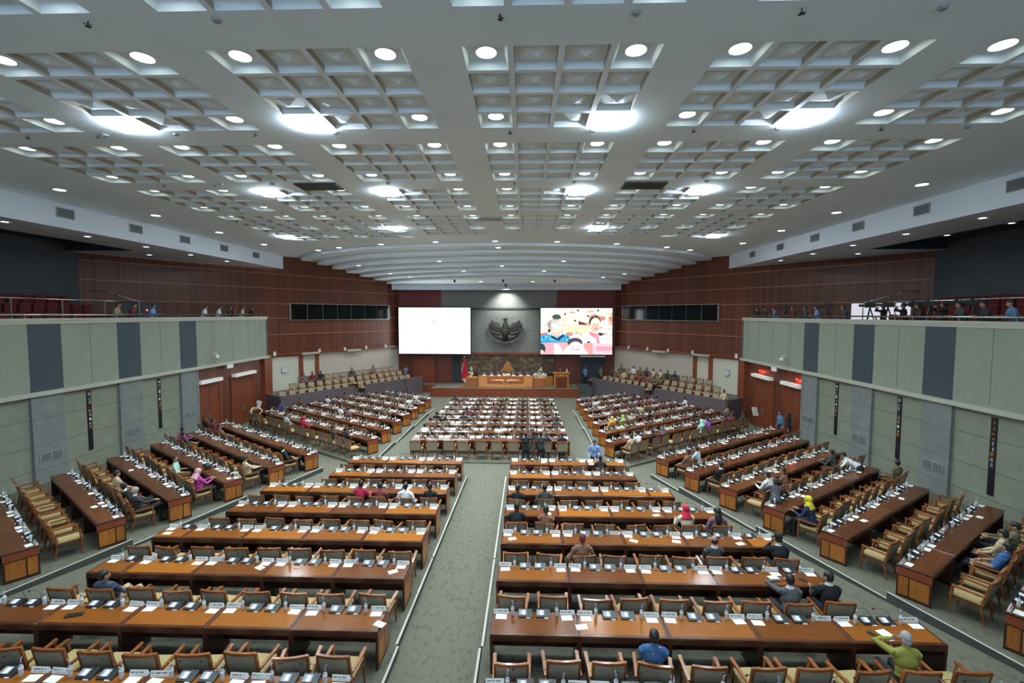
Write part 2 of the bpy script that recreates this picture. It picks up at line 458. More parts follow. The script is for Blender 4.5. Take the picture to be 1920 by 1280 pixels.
def ceiling():
    b = MB(); C = .865; z = Z(4.45)
    x0s = [3.227 + 4.37 * k for k in (-4, -3, -2, -1, 0, 1)]
    rows = [(3.5, 4), (7.85, 4), (12.18, 4), (16.52, 4), (20.9, 8)]
    last = {0: 8, 1: 7, 2: 6, 3: 4, 4: 6, 5: 7}
    xs = [XL] + [x + C * i for x in x0s for i in range(5)] + [XR]
    ys = [-6.] + [y + C * i for y, n in rows for i in range(n + 1)] + [28.3]
    cellx = {}; celly = {}
    for c, x in enumerate(x0s):
        for i in range(4): cellx[round(x + C * i, 3)] = (c, i)
    for r, (y, n) in enumerate(rows, 1):
        for i in range(n): celly[round(y + C * i, 3)] = (r, i)
    lamps = []; squares = []
    sq = {(2, 1, 0): 3, (2, 2, 0): 3, (2, 3, 3): 3, (2, 4, 3): 3, (4, 1, 0): 0, (4, 2, 0): 0, (4, 3, 3): 0, (4, 4, 3): 0, (5, 1, 3): 3, (5, 4, 0): 3, (5, 0, 0): 6, (5, 5, 3): 6}
    for i in range(len(xs) - 1):
        for j in range(len(ys) - 1):
            xa, xb, ya, yb = xs[i], xs[i + 1], ys[j], ys[j + 1]
            cx = cellx.get(round(xa, 3)); cy = celly.get(round(ya, 3))
            if cx and cy and (cy[0] < 5 or cy[1] < last[cx[0]]):
                g = .055
                a, d, e, f = xa + g, xb - g, ya + g, yb - g
                O = [(xa, ya), (xb, ya), (xb, yb), (xa, yb)]; I = [(a, e), (d, e), (d, f), (a, f)]
                for k in range(4):
                    l = (k + 1) % 4
                    b.quad((*O[k], z), (*I[k], z), (*I[l], z), (*O[l], z), 'ceiling_paint')
                mx, my = (a + d) / 2, (e + f) / 2
                issq = sq.get((cy[0], cx[0], cx[1])) == cy[1]
                lampcell = cx[1] in (0, 3) and cy[1] in (0, 3, 6)
                dep = .11
                t = .07 if (lampcell or issq) else .01
                u = max(t, .06)
                J = [(a + t, e + u), (d - t, e + u), (d - t, f - u), (a + t, f - u)]
                for k in range(4):
                    l = (k + 1) % 4
                    b.quad((*I[k], z), (*J[k], z + dep), (*J[l], z + dep), (*I[l], z), 'ceiling_paint' if (issq or lampcell or k in (0, 2)) else 'coffer_side_shade')
                if issq:
                    b.quad((*J[0], z + dep), (*J[3], z + dep), (*J[2], z + dep), (*J[1], z + dep), 'ceiling_paint'); squares.append((mx, my, z, cx[0]))
                elif lampcell:
                    b.quad((*J[0], z + dep), (*J[3], z + dep), (*J[2], z + dep), (*J[1], z + dep), 'ceiling_paint'); lamps.append((mx, my, z + dep, cx[0]))
                else:
                    q = .05
                    K = [(a + q, e + q), (d - q, e + q), (d - q, f - q), (a + q, f - q)]
                    for k in range(4):
                        l = (k + 1) % 4
                        b.quad((*J[k], z + dep), (*K[k], z + dep), (*K[l], z + dep), (*J[l], z + dep), 'ceiling_paint')
                        b.add([(*K[k], z + dep), (*K[l], z + dep), (mx, my, z + .005)], [(0, 2, 1)], 'ceiling_paint')
            else:
                b.quad((xa, ya, z), (xa, yb, z), (xb, yb, z), (xb, ya, z), 'ceiling_paint')
    # stepped curved soffits over the stage end
    Yc = [28.9, 30.7, 32.3, 33.9, 35.3, 36.5, 37.7]
    Ye = [36.55, 37.65, 38.8, 39.85, 41.0, 42.2, 43.35]
    H = [16.25, 15.45, 14.7, 13.9, 13.1, 12.25, 11.4]
    zz = [4.27, 4.07, 3.83, 3.6, 3.37, 3.14, 2.88]
    n = 48
    def arc(k):
        out = []
        for i in range(n + 1):
            t = -1.06 + 2.12 * i / n
            x = XC + H[k] * t
            # circular arc in plan, stage side
            y = Yc[k] + (Ye[k] - Yc[k]) * (1 - math.sqrt(max(0, 1 - (t * .93) ** 2))) / (1 - math.sqrt(1 - .93 ** 2))
            out.append((x, y))
        return out
    A = [arc(k) for k in range(7)]
    for i in range(n):
        (xa, ya), (xb, yb) = A[0][i], A[0][i + 1]
        b.quad((xa, 28.3, z), (xa, ya, z), (xb, yb, z), (xb, 28.3, z), 'ceiling_paint')
    b.quad((XL, 28.3, z), (XL, 37.5, z), (A[0][0][0], 37.5, z), (A[0][0][0], 28.3, z), 'ceiling_paint') if A[0][0][0] > XL else None
    zp = z
    for k in range(7):
        zk = Z(zz[k]); nxt = A[k + 1] if k < 6 else [(x, 44.3) for x, y in A[k]]
        for i in range(n):
            p, q = A[k][i], A[k][i + 1]
            b.quad((*p, zp), (*q, zp), (*q, zk), (*p, zk), 'ceiling_paint')
            r, s = nxt[i], nxt[i + 1]
            b.quad((*p, zk), (*q, zk), (*s, zk), (*r, zk), 'ceiling_paint')
        zp = zk
    b.box(-12.9, 9.0, 44.0, 44.95, Z(2.33), Z(3.1), 'ceiling_paint')
    o = struct('ceiling', b)
    return lamps, squares, A, zz
lamps, squares, ARCS, ZZ = ceiling()

# side bulkheads with the gallery soffit
def bulkhead(side):
    s = -1 if side == 'left' else 1
    X = XL if s < 0 else XR
    W = WL if s < 0 else WR
    b = MB()
    b.box(min(X, X + s * .15), max(X, X + s * .15), -6, 35.4, Z(3.46), Z(4.5), 'fascia_paint')
    # soffit polygon, with a dark recess over the rear of the gallery
    xo = W[0].x; z = Z(3.46)
    xr = X + s * 2.75
    for (xa, ya, xb, yb) in ((X + s * .15, -6, xr, 25.0),):
        b.quad((xa, ya, z), (xb, ya, z), (xb, yb, z), (xa, yb, z), 'fascia_paint')
    b.add([(X + s * .15, 25, z), (xr, 25, z), (xo, 25, z), (xo, 25.7, z), (X + s * .15, 35.2, z)], [(0, 1, 2, 3, 4)], 'fascia_paint')
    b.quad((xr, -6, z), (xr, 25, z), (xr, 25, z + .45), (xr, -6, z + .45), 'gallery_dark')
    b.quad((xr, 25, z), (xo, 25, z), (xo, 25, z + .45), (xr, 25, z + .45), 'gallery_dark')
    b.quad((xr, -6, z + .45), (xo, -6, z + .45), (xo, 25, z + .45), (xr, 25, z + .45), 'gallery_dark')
    struct('wall_%s_bulkhead' % side, b)
for sd in ('left', 'right'): bulkhead(sd)

# slatted timber walls that funnel toward the stage
def slat_wall(side):
    s = -1 if side == 'left' else 1
    P, Q = WL if s < 0 else WR
    d = (Q - P); Ln = d.length; ang = math.atan2(d.y, d.x)
    b = MB()
    b.box(0, Ln, 0 if s < 0 else -.3, .3 if s < 0 else 0, Z(-3.05), Z(4.6), 'slat_wood')
    o = struct('wall_%s_slats' % side, b); o.location = (P.x, P.y, 0); o.rotation_euler = (0, 0, ang)
    t = MB(); f = -s   # outward side in local y: left wall faces local -y
    for zr in (3.05, 1.95, .77, -.36, -1.62):
        y0, y1 = (-.07, 0) if s < 0 else (0, .07)
        t.box(.05, Ln, y0, y1, Z(zr) - .035, Z(zr) + .035, 'slat_rail')
    y0, y1 = (-.25, 0) if s < 0 else (0, .25)
    t.box(8.5, Ln, y0, y1, Z(-3.2), Z(-3.05), 'frame_wood')
    q = struct('trim_%d' % (1 if s < 0 else 2), t); q.location = o.location; q.rotation_euler = o.rotation_euler
    # lower wall: cream panels between timber posts
    w = MB()
    a = 10.6   # along-wall start of the lower part
    y0, y1 = (0.0, .3) if s < 0 else (-.3, 0.0)
    w.box(a, a + 2.6, y0, y1, Z(-7.6), Z(-3.05), 'cream_wall')
    w.box(a + 2.6, a + 4.0, y0, y1, Z(-7.6), Z(-3.05), 'cream_wall')
    w.box(a + 4.0, Ln, y0, y1, Z(-7.6), Z(-3.05), 'pale_wall')
    yy0, yy1 = (-.12, .05) if s < 0 else (-.05, .12)
    for c, wd in ((a - .1, .5), (a + 2.5, .32), (a + 3.9, .3)):
        w.box(c - wd / 2, c + wd / 2, yy0, yy1, Z(-7.6), Z(-3.05), 'frame_wood')
    w.box(a - .3, a + 4, yy0, yy1, Z(-3.35), Z(-3.05), 'frame_wood')
    v = struct('wall_%s_lower_panels' % side, w); v.location = o.location; v.rotation_euler = o.rotation_euler
    return P, d.normalized(), Ln, ang
SW = {sd: slat_wall(sd) for sd in ('left', 'right')}
def on_slat(side, t, off, z):
    P, d, Ln, ang = SW[side]
    n = Vector((d.y, -d.x)) if side == 'left' else Vector((-d.y, d.x))
    p = P + d * t + n * off
    return Vector((p.x, p.y, z))

# concrete side walls and gallery fronts
def side_wall(side):
    s = -1 if side == 'left' else 1
    X = XL if s < 0 else XR
    def bx(b, d0, d1, y0, y1, z0, z1, m):   # d measured outward from the wall face, negative = into the hall
        xa, xb = X + s * d0, X + s * d1
        b.box(min(xa, xb), max(xa, xb), y0, y1, z0, z1, m)
    zl, zt, zf = Z(-3.05), Z(-.30), 0.1
    pil = [(16.8 - 3.82 * k, 18.05 - 3.82 * k) for k in range(-2, 6)]
    b = MB()
    # upper gallery front
    bx(b, 0.0, .2, -6, 32.9, zl, zt, 'concrete_light')
    struct('wall_%s_gallery_front' % side, b)
    b = MB()
    for y0, y1 in pil: bx(b, -.012, .05, y0, y1, zl + .02, zt - .10, 'slate_panel')
    for k in range(-2, 6):
        for yy in (18.05 - 3.82 * k + 1.25,):
            bx(b, -.006, .05, yy - .008, yy + .008, zl + .1, zt - .12, 'joint')
    for yy in (27.2, 28.9, 30.6, 32.1): bx(b, -.006, .05, yy - .008, yy + .008, zl + .1, zt - .12, 'joint')
    bx(b, -.06, .26, -6, 32.95, zt, zt + .10, 'ledge_paint')
    bx(b, -.03, .1, -6, 32.93, zt - .12, zt, 'ledge_paint')
    bx(b, -.10, .3, -6, 32.95, zl - .16, zl, 'ledge_paint')
    # end return of the gallery front to the slatted wall
    bx(b, 0, 1.9, 32.8, 32.95, zl, zt + .10, 'concrete_light')
    struct('trim_%d' % (3 if s < 0 else 4), b)
    # gallery deck
    b = MB(); bx(b, .2, 6.75 if s < 0 else 6.8, -6, 25.7, zl, Z(-1.2), 'gallery_floor')
    W = WL if s < 0 else WR
    b.prism([(X + s * .2, 25.7), (W[0].x, 25.7), (X + s * 1.9, 32.8), (X + s * .2, 32.8)], zl, Z(-1.2), 'gallery_floor')
    struct('floor_gallery_%s' % side, b)
    # lower wall
    b = MB()
    bx(b, .12, .35, -6, 25.7, zf - .3, zl - .1, 'concrete_beige')
    for y0, y1 in pil:
        if y1 < 26: bx(b, 0, .3, y0, y1, zf, zl - .16, 'concrete_grey')
    for k, zz_ in enumerate((Z(-4.1), Z(-5.15), Z(-6.1))):
        bx(b, .112, .3, -6, 25.6, zz_ - .01, zz_ + .01, 'joint')
        for y0, y1 in pil:
            if y1 < 26: bx(b, -.004, .2, y0, y1, zz_ - .008, zz_ + .008, 'joint')
    for y0, y1 in pil[1:]:
        yy = (y1 + y1 + 2.57) / 2
    struct('wall_%s' % side, b)
    # door wall under the gallery
    b = MB(); bx(b, .22, .5, 25.7, 33.6, -.3, zl, 'slat_wood_y')
    bx(b, -.02, .5, 25.62, 25.75, zf - .3, zl, 'concrete_grey')
    bx(b, -.0, .5, 32.5, 33.4, zf - .3, zl, 'frame_wood')
    struct('wall_%s_doors' % side, b)
    b = MB()
    bx(b, .08, .12, 4, 25.6, F(20), F(20) + .001, 'joint') if False else None
    # dark slots between wall panels
    n = 0
    for k in range(0, 5):
        yy = 19.2 - 3.82 * (k - 1)
        if yy > 24: continue
        w = MB(); bx(w, .09, .13, yy - .10, yy + .10, Z(-5.95), Z(-3.35), 'black_plastic')
        for q in range(9):
            r = random.Random(k * 17 + q)
            z0 = Z(-5.0) + q * .18
            bx(w, .085, .09, yy - .07 + r.random() * .05, yy - .01 + r.random() * .08, z0, z0 + .05 + r.random() * .1, ('steel_dull', 'orange_wood', 'white_card')[r.randrange(3)])
        o = struct('window_%d' % (k + 1 + (0 if s < 0 else 5)), w)
    # ventilation grilles on the pilasters
    for k, (y0, y1) in enumerate(pil):
        if y1 > 26 or y0 < 8: continue
        g = MB(); bx(g, -.03, .02, y0 + .18, y1 - .18, Z(-5.80), Z(-5.47), 'vent_metal')
        ym = (y0 + y1) / 2
        for (a, c) in ((y0 + .22, ym - .03), (ym + .03, y1 - .22)):
            bx(g, -.034, -.02, a, c, Z(-5.77), Z(-5.50), 'vent_dark')
            for q in range(5):
                zq = Z(-5.765) + q * .055
                bx(g, -.045, -.03, a, c, zq, zq + .022, 'vent_metal')
        tag(g.build('air_grille'), 'grey double air grille low on the %s wall, on the pilaster %s from the doors' % (side, ORD[2 - k if k <= 2 else k]), 'air grille', 'air grilles on the side walls')
for sd in ('left', 'right'): side_wall(sd)

def rest_of_shell():
    # far gallery side walls
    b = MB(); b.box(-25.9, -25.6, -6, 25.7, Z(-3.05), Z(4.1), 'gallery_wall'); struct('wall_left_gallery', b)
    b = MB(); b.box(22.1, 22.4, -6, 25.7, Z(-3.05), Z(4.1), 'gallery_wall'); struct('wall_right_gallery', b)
    b = MB(); b.box(-26, 22.5, -6.3, -6, -.5, 6.4, 'concrete_light'); b.box(-26, 22.5, -6.3, -6, 11.9, 12.5, 'concrete_light')
    b.box(-26, -16.8, -6.3, -6, 6.4, 11.9, 'concrete_light'); b.box(13.2, 22.5, -6.3, -6, 6.4, 11.9, 'concrete_light'); struct('wall_rear', b)
    b = MB()
    for i in range(16): b.box(-16.8 + 2 * i - .05, -16.8 + 2 * i + .05, -6.2, -6.1, 6.4, 11.9, 'steel_dull')
    b.box(-16.8, 13.2, -6.2, -6.1, 9.1, 9.2, 'steel_dull'); struct('window_11', b)  # glazed band added behind the camera to light the ceiling
    # back wall behind the stage
    Yb = 44.95
    b = MB(); b.box(-13.6, 10.0, Yb, Yb + .3, -.5, Z(2.6), 'stone_red')
    struct('wall_front', b)
    b = MB()
    b.box(-12.4, -8.3, Yb - .12, Yb, Z(.62), Z(2.36), 'maroon_panel')
    b.box(-8.3, 3.0, Yb - .12, Yb, Z(.62), Z(2.36), 'grey_panel')
    b.box(3.0, 8.6, Yb - .12, Yb, Z(.62), Z(2.36), 'maroon_panel')
    b.box(-5.5, 1.5, Yb - .05, Yb, Z(-3.75), Z(.50), 'grey_panel')
    b.box(-5.5, 1.5, Yb - .12, Yb, Z(.46), Z(.62), 'slate_panel')
    for x in (-3.9, .1): b.box(x - .012, x + .012, Yb - .056, Yb, Z(-3.7), Z(.46), 'joint')
    for zr in (-.35, -1.6, -2.7): b.box(-5.4, 1.4, Yb - .056, Yb, Z(zr) - .01, Z(zr) + .01, 'joint')
    b.box(-5.5, 1.5, Yb - .35, Yb, Z(-3.95), Z(-3.75), 'frame_wood')
    struct('trim_5', b)
rest_of_shell()

# ------------------------------------------------------------------ floors
def floor():
    b = MB()
    ys = [-6, 0, 4, 8, 12, 16, 19, 22, 26, 30, 34, 36, 46]
    for i in range(len(ys) - 1):
        y0, y1 = ys[i], ys[i + 1]
        a, c = F(y0) - .10, F(y1) - .10
        if y0 >= 36: a = c = -.0
        if y1 >= 36 and y0 < 36: c = 0.0
        b.quad((-19.4, y0, a), (15.9, y0, a), (15.9, y1, c), (-19.4, y1, c), 'carpet')
    struct('floor', b, raw=True)
floor()

ROW = []    # every desk row: dict(block, idx, corner, rot, sign, units, z)
def add_row(block, i, P, rot, s, units, z): ROW.append(dict(block=block, i=i, P=Vector(P), rot=rot, s=s, units=units, z=z))
def units(n): return [1.6] * int(n) + ([.8] if n % 1 else [])
A35 = R(35)
for k, n in enumerate([5.5, 5, 4.5, 4.5, 4, 3.5, 3, 3]):
    y = 6.1 + 1.8 * k; add_row('front right block', k, (-.62, y), 0, 1, units(n), F(y) )
for k, n in enumerate([6, 5.5, 4.5, 4.5, 4, 4, 3, 3]):
    y = 6.1 + 1.8 * k; add_row('front left block', k, (-2.66, y), 0, -1, units(n), F(y))
for k in range(8):
    y = 22.75 + 1.81 * k; add_row('centre block', k, (-5.78, y), 0, 1, units(5), F(y))
for k, n in enumerate([4, 4, 4, 4.5, 5, 5.5, 6]):
    x, y = 9.7 - .6 * k, 8.35 + 1.84 * k; add_row('near right wing', k, (x, y), A35, 1, units(n), F(y) + .02)
for k, n in enumerate([3.5, 4, 4.5, 5, 5.5, 6]):
    x, y = -12.6 + .575 * k, 10.35 + 1.85 * k; add_row('near left wing', k, (x, y), -A35, -1, units(n), F(y) + .02)
for k, n in enumerate([6.5, 6.5, 6, 5.5, 4.5, 4, 3.5]):
    y = 22.2 + 2.19 * k; add_row('far right wing', k, (4.35, y), A35, 1, units(n), F(y) + .02)
for k, n in enumerate([7, 6.5, 6, 5.5, 5, 4.5, 3.5]):
    y = 22.4 + 2.19 * k; add_row('far left wing', k, (-7.9, y), -A35, -1, units(n), F(y) + .02)

def platforms():
    n = 0
    for r in ROW:
        P, rot, s, z = r['P'], r['rot'], r['s'], r['z']
        L = sum(r['units'])
        ux, uy = math.cos(rot), math.sin(rot)
        u = Vector((ux, uy)) * s; nrm = Vector((-uy, ux))
        b = MB()
        if rot == 0:
            if 'centre' in r['block']: x0, x1 = P.x - .25, P.x + L + .25
            elif s > 0: x0, x1 = P.x - .20, P.x + L + .15
            else: x0, x1 = P.x - L - .15, P.x + .14
            ya, yb = P.y - 1.12, P.y + .70
            b.prism([(x0, ya), (x1, ya), (x1, yb), (x0, yb)], -.2, z, 'carpet')
        else:
            step = {'near right wing': Vector((-.6, 1.84)), 'near left wing': Vector((.575, 1.85))}.get(r['block'], Vector((0, 2.19)))
            ins = .42 if 'near' in r['block'] else .75
            A = P - u * ins - step * .6; B = P - u * ins + step * .40
            def hit(p):   # run outward along the row to the wall
                lim = 15.4 if s > 0 else -18.95
                if 'far' in r['block']:
                    t = L + 1.0
                else: t = 40
                return p + u * min(t, (lim - p.x) / u.x)
            b.prism([tuple(A), tuple(B), tuple(hit(B)), tuple(hit(A))][::-1], -.2, z, 'carpet')
            if (r['i'] % 2 == 0):
                # white nosing along the aisle edge of each pair of rows
                n += 1
                t = MB(); w = u * .05; C = A + step * (2 if r['i'] < 6 or 'far' in r['block'] and r['i'] < 6 else 1)
                zz_ = z + .012
                t.add([(*A, zz_), (*(A - w), zz_), (*(C - w), zz_ - .0), (*C, zz_)], [(0, 1, 2, 3)], 'nosing')
                t.add([(*(A - w), zz_), (*(C - w), zz_), (*(C - w), -.2), (*(A - w), -.2)], [(0, 1, 2, 3)], 'riser_dark')
                t.add([(*(A - w), zz_), (*A, zz_), (*A, -.2), (*(A - w), -.2)], [(0, 1, 2, 3)], 'riser_dark')
                struct('trim_%d' % (40 + n), t)
        struct('floor', b, raw=False)
    # nosings on both sides of the middle aisle, broken where a tier steps down
    for i, (y0, y1) in enumerate(((4.0, 8.55), (8.6, 12.1), (12.15, 19.35))):
        for j, (x, s) in enumerate(((-2.52, 1), (-.83, -1))):
            t = MB(); za, zb = F(y0) + .03, F(y1) + .03
            xa, xb = x - .024, x + .024
            if i == 2: za -= .0
            V = [(xa, y0, za), (xb, y0, za), (xb, y1, zb), (xa, y1, zb), (xa, y0, za - .3), (xb, y0, za - .3), (xb, y1, zb - .3), (xa, y1, zb - .3)]
            t.add(V, [(0, 1, 2, 3)], 'nosing')
            t.add(V, [(0, 4, 5, 1), (1, 5, 6, 2), (2, 6, 7, 3), (3, 7, 4, 0)], 'riser_dark')
            o = struct('trim_%d' % (20 + i * 2 + j), t)
            if i == 0: o.location.x += .04 * s
platforms()

# ------------------------------------------------------------------ desks
DEP = .66
def desk_parts(w, expose, top='tabletop'):     # expose: set of -1 / +1 ends that show their inlaid panel
    t = MB(); h = w / 2
    t.bevelbox(-h, h, 0, DEP, .712, .7495, .008, 'tabletop_band')
    t.quad((-h + .05, .06, .7512), (h - .05, .06, .7512), (h - .05, DEP - .04, .7512), (-h + .05, DEP - .04, .7512), top)
    t.box(-h + .01, h - .01, .015, .04, .62, .712, 'dark_wood')
    parts = [('tabletop', t, False, [])]
    for s in (-1, 1):
        p = MB(); x0, x1 = (-h, -h + .04) if s < 0 else (h - .04, h)
        p.box(x0, x1, .012, DEP - .012, 0, .712, 'dark_wood')
        subs = []
        if s in expose:
            for (a, c) in ((.05, .40), (.43, .61)):
                q = MB(); xa, xb = (x0 - .006, x0) if s < 0 else (x1, x1 + .006)
                q.box(xa, xb, a, c, .07, .50, 'orange_wood'); subs.append(('inlay_panel', q, False))
            p.box(*((x0 - .012, x0) if s < 0 else (x1, x1 + .012)), .012, DEP - .012, .53, .70, 'frame_wood')
        parts.append(('side_panel', p, False, subs))
    m = MB(); m.box(-h + .04, h - .04, DEP - .14, DEP - .12, .16, .71, 'dark_wood')
    m.box(-.006, .006, DEP - .145, DEP - .12, .18, .70, 'black_plastic')
    parts.append(('modesty_panel', m, False, []))
    return parts
DK = {}
def desk_kind(w, ex, top):
    key = (w, tuple(sorted(ex)), top)
    if key not in DK: DK[key] = Kind('desk', 'desk', desk_parts(w, ex, top), 400, 400, 420)
    return DK[key]
# ------------------------------------------------------------------ chair
def chair_parts():
    P = []
    c = MB(); c.bevelbox(-.25, .25, -.24, .27, .40, .485, .03, 'chair_seat_fabric'); P.append(('seat_cushion', c, False, []))
    fr = MB(); fr.box(-.27, .27, -.25, .26, .36, .405, 'chair_wood_dark'); P.append(('seat_frame', fr, False, []))
    bk = MB()
    z0, z1, y0, y1 = .46, .93, -.27, -.37
    bk.add([(-.235, y0 + .03, z0), (.235, y0 + .03, z0), (.235, y1 + .03, z1), (-.235, y1 + .03, z1), (-.235, y0 - .025, z0), (.235, y0 - .025, z0), (.235, y1 - .025, z1), (-.235, y1 - .025, z1)],
           [(0, 1, 2, 3), (7, 6, 5, 4), (0, 4, 5, 1), (1, 5, 6, 2), (2, 6, 7, 3), (3, 7, 4, 0)], 'chair_back_fabric')
    P.append(('backrest', bk, False, []))
    fm = MB()
    for s in (-1, 1): fm.bar((s * .255, -.26, .40), (s * .258, -.375, .955), .04, .045, 'chair_wood', up=(0, 1, 0))
    n = 6
    for i in range(n):   # gently bowed top rail
        xa, xb = -.27 + .54 * i / n, -.27 + .54 * (i + 1) / n
        ya, yb = -.375 - .03 * (1 - (2 * i / n - 1) ** 2), -.375 - .03 * (1 - (2 * (i + 1) / n - 1) ** 2)
        fm.bar((xa, ya, .955), (xb, yb, .955), .045, .045, 'chair_wood')
    fm.bar((-.25, -.265, .45), (.25, -.265, .45), .03, .05, 'chair_wood_dark')
    P.append(('back_frame', fm, False, []))
    for s in (-1, 1):
        a = MB()
        a.add([(s * .255, -.30, .66), (s * .305, -.30, .66), (s * .325, .22, .68), (s * .265, .24, .68), (s * .255, -.30, .63), (s * .305, -.30, .63), (s * .325, .22, .645), (s * .265, .24, .645)],
              [(0, 1, 2, 3), (7, 6, 5, 4), (0, 4, 5, 1), (1, 5, 6, 2), (2, 6, 7, 3), (3, 7, 4, 0)], 'chair_wood')
        a.bar((s * .285, .20, .655), (s * .27, .23, .36), .035, .035, 'chair_wood')
        P.append(('armrest', a, False, []))
        for y, ye in ((.23, .25), (-.24, -.31)):
            l = MB(); l.tube([(s * .25, y, .40), (s * .255, ye, .0)], [.027, .017], 'chair_wood', 6); P.append(('leg', l, False, []))
    return P
CHAIR = Kind('armchair', 'armchair', chair_parts(), 150, 300, 120)

# ------------------------------------------------------------------ things on the desks
def console_parts():
    b = MB()
    b.add([(-.13, -.085, 0), (.13, -.085, 0), (.13, .085, 0), (-.13, .085, 0), (-.13, -.085, .022), (.13, -.085, .022), (.13, .085, .065), (-.13, .085, .065)],
          [(3, 2, 1, 0), (4, 5, 6, 7), (0, 1, 5, 4), (1, 2, 6, 5), (2, 3, 7, 6), (3, 0, 4, 7)], 'console_plastic')
    b.box(.02, .10, -.105, -.085, 0, .012, 'white_card')
    def onface(x, v, lift=.003): # v 0..1 front to back
        return (x, -.085 + .17 * v, .022 + .043 * v + lift)
    s = MB()
    s.add([onface(-.125, .12), onface(.03, .12), onface(.03, .92), onface(-.125, .92)], [(0, 1, 2, 3)], 'black_plastic')
    s.add([onface(-.118, .2, .005), onface(-.085, .2, .005), onface(-.085, .84, .005), onface(-.118, .84, .005)], [(0, 1, 2, 3)], 'vent_metal')
    s.add([onface(-.085, .2, .005), onface(.022, .2, .005), onface(.022, .84, .005), onface(-.085, .84, .005)], [(0, 1, 2, 3)], 'screen_console')
    s.add([onface(-.055, .2, .007), onface(-.005, .2, .007), onface(-.012, .76, .007), onface(-.048, .76, .007)], [(0, 1, 2, 3)], 'screen_console_white')
    m = MB(); pts = [(.09, .05, .055), (.085, .065, .12), (.04, .085, .19), (-.07, .095, .215), (-.17, .09, .205)]
    m.tube(pts, .004, 'black_plastic', 5)
    h = MB(); h.ball((-.185, .09, .203), (.024, .018, .018), 'black_plastic', 8, 5)
    return [('console_body', b, False, []), ('screen', s, False, []), ('microphone', m, False, [('microphone_head', h, True)])]
def bottle_parts():
    b = MB(); b.lathe((0, 0, 0), [(.026, 0), (.032, .008), (.032, .10), (.029, .112), (.032, .124), (.031, .155), (.013, .185), (.012, .20)], 'bottle_plastic', 12)
    l = MB(); l.lathe((0, 0, 0), [(.0325, .105), (.0325, .150)], 'bottle_label', 12)
    c = MB(); c.lathe((0, 0, 0), [(.014, .198), (.014, .218)], 'blue_cap', 8)
    s = MB(); s.tube([(.004, 0, .16), (.006, 0, .27), (.03, 0, .29)], .0045, 'straw_white', 5)
    return [('bottle_body', b, True, []), ('bottle_label', l, True, []), ('bottle_cap', c, False, []), ('drinking_straw', s, False, [])]
def plate_parts(variant):
    b = MB(); w = .14; r = random.Random(variant)
    F_ = lambda x, v, l=0: (x, -.03 + .028 * v - l, .085 * v + l * .3)
    b.add([F_(-w, 0), F_(w, 0), F_(w, 1), F_(-w, 1), (-w, .03, 0), (w, .03, 0)], [(0, 1, 2, 3), (3, 2, 5, 4), (0, 3, 4), (1, 5, 2)], 'white_card')
    t = MB()
    if variant == 99:
        return [('name_card', b, False, [])]
    def line(v0, v1, xa, xb, gap):
        x = xa
        while x < xb:
            wd = r.uniform(.007, .013)
            if r.random() > .35: t.add([F_(x, v0, .002), F_(min(x + wd, xb), v0, .002), F_(min(x + wd, xb), v1, .002), F_(x, v1, .002)], [(0, 1, 2, 3)], 'ink')
            x += wd + gap
    line(.50, .70, -w + .02, w - r.uniform(.02, .05), .003)
    line(.22, .29, -w + r.uniform(.03, .1), w - .03, .003)
    return [('name_card', b, False, [('lettering', t, False)])]
def paper_parts():
    b = MB(); b.box(-.105, .105, -.07, .07, 0, .004, 'paper')
    return [('paper_sheet', b, False, [])]
CONSOLE = Kind('conference_console', 'conference microphone unit', console_parts(), 150)
BOTTLE = Kind('water_bottle', 'bottle', bottle_parts(), 130)
PLATES = [Kind('name_plate', 'name plate', plate_parts(v), 40, 75) for v in range(4)]
PAPER = Kind('paper_sheet', 'paper', paper_parts(), 300)

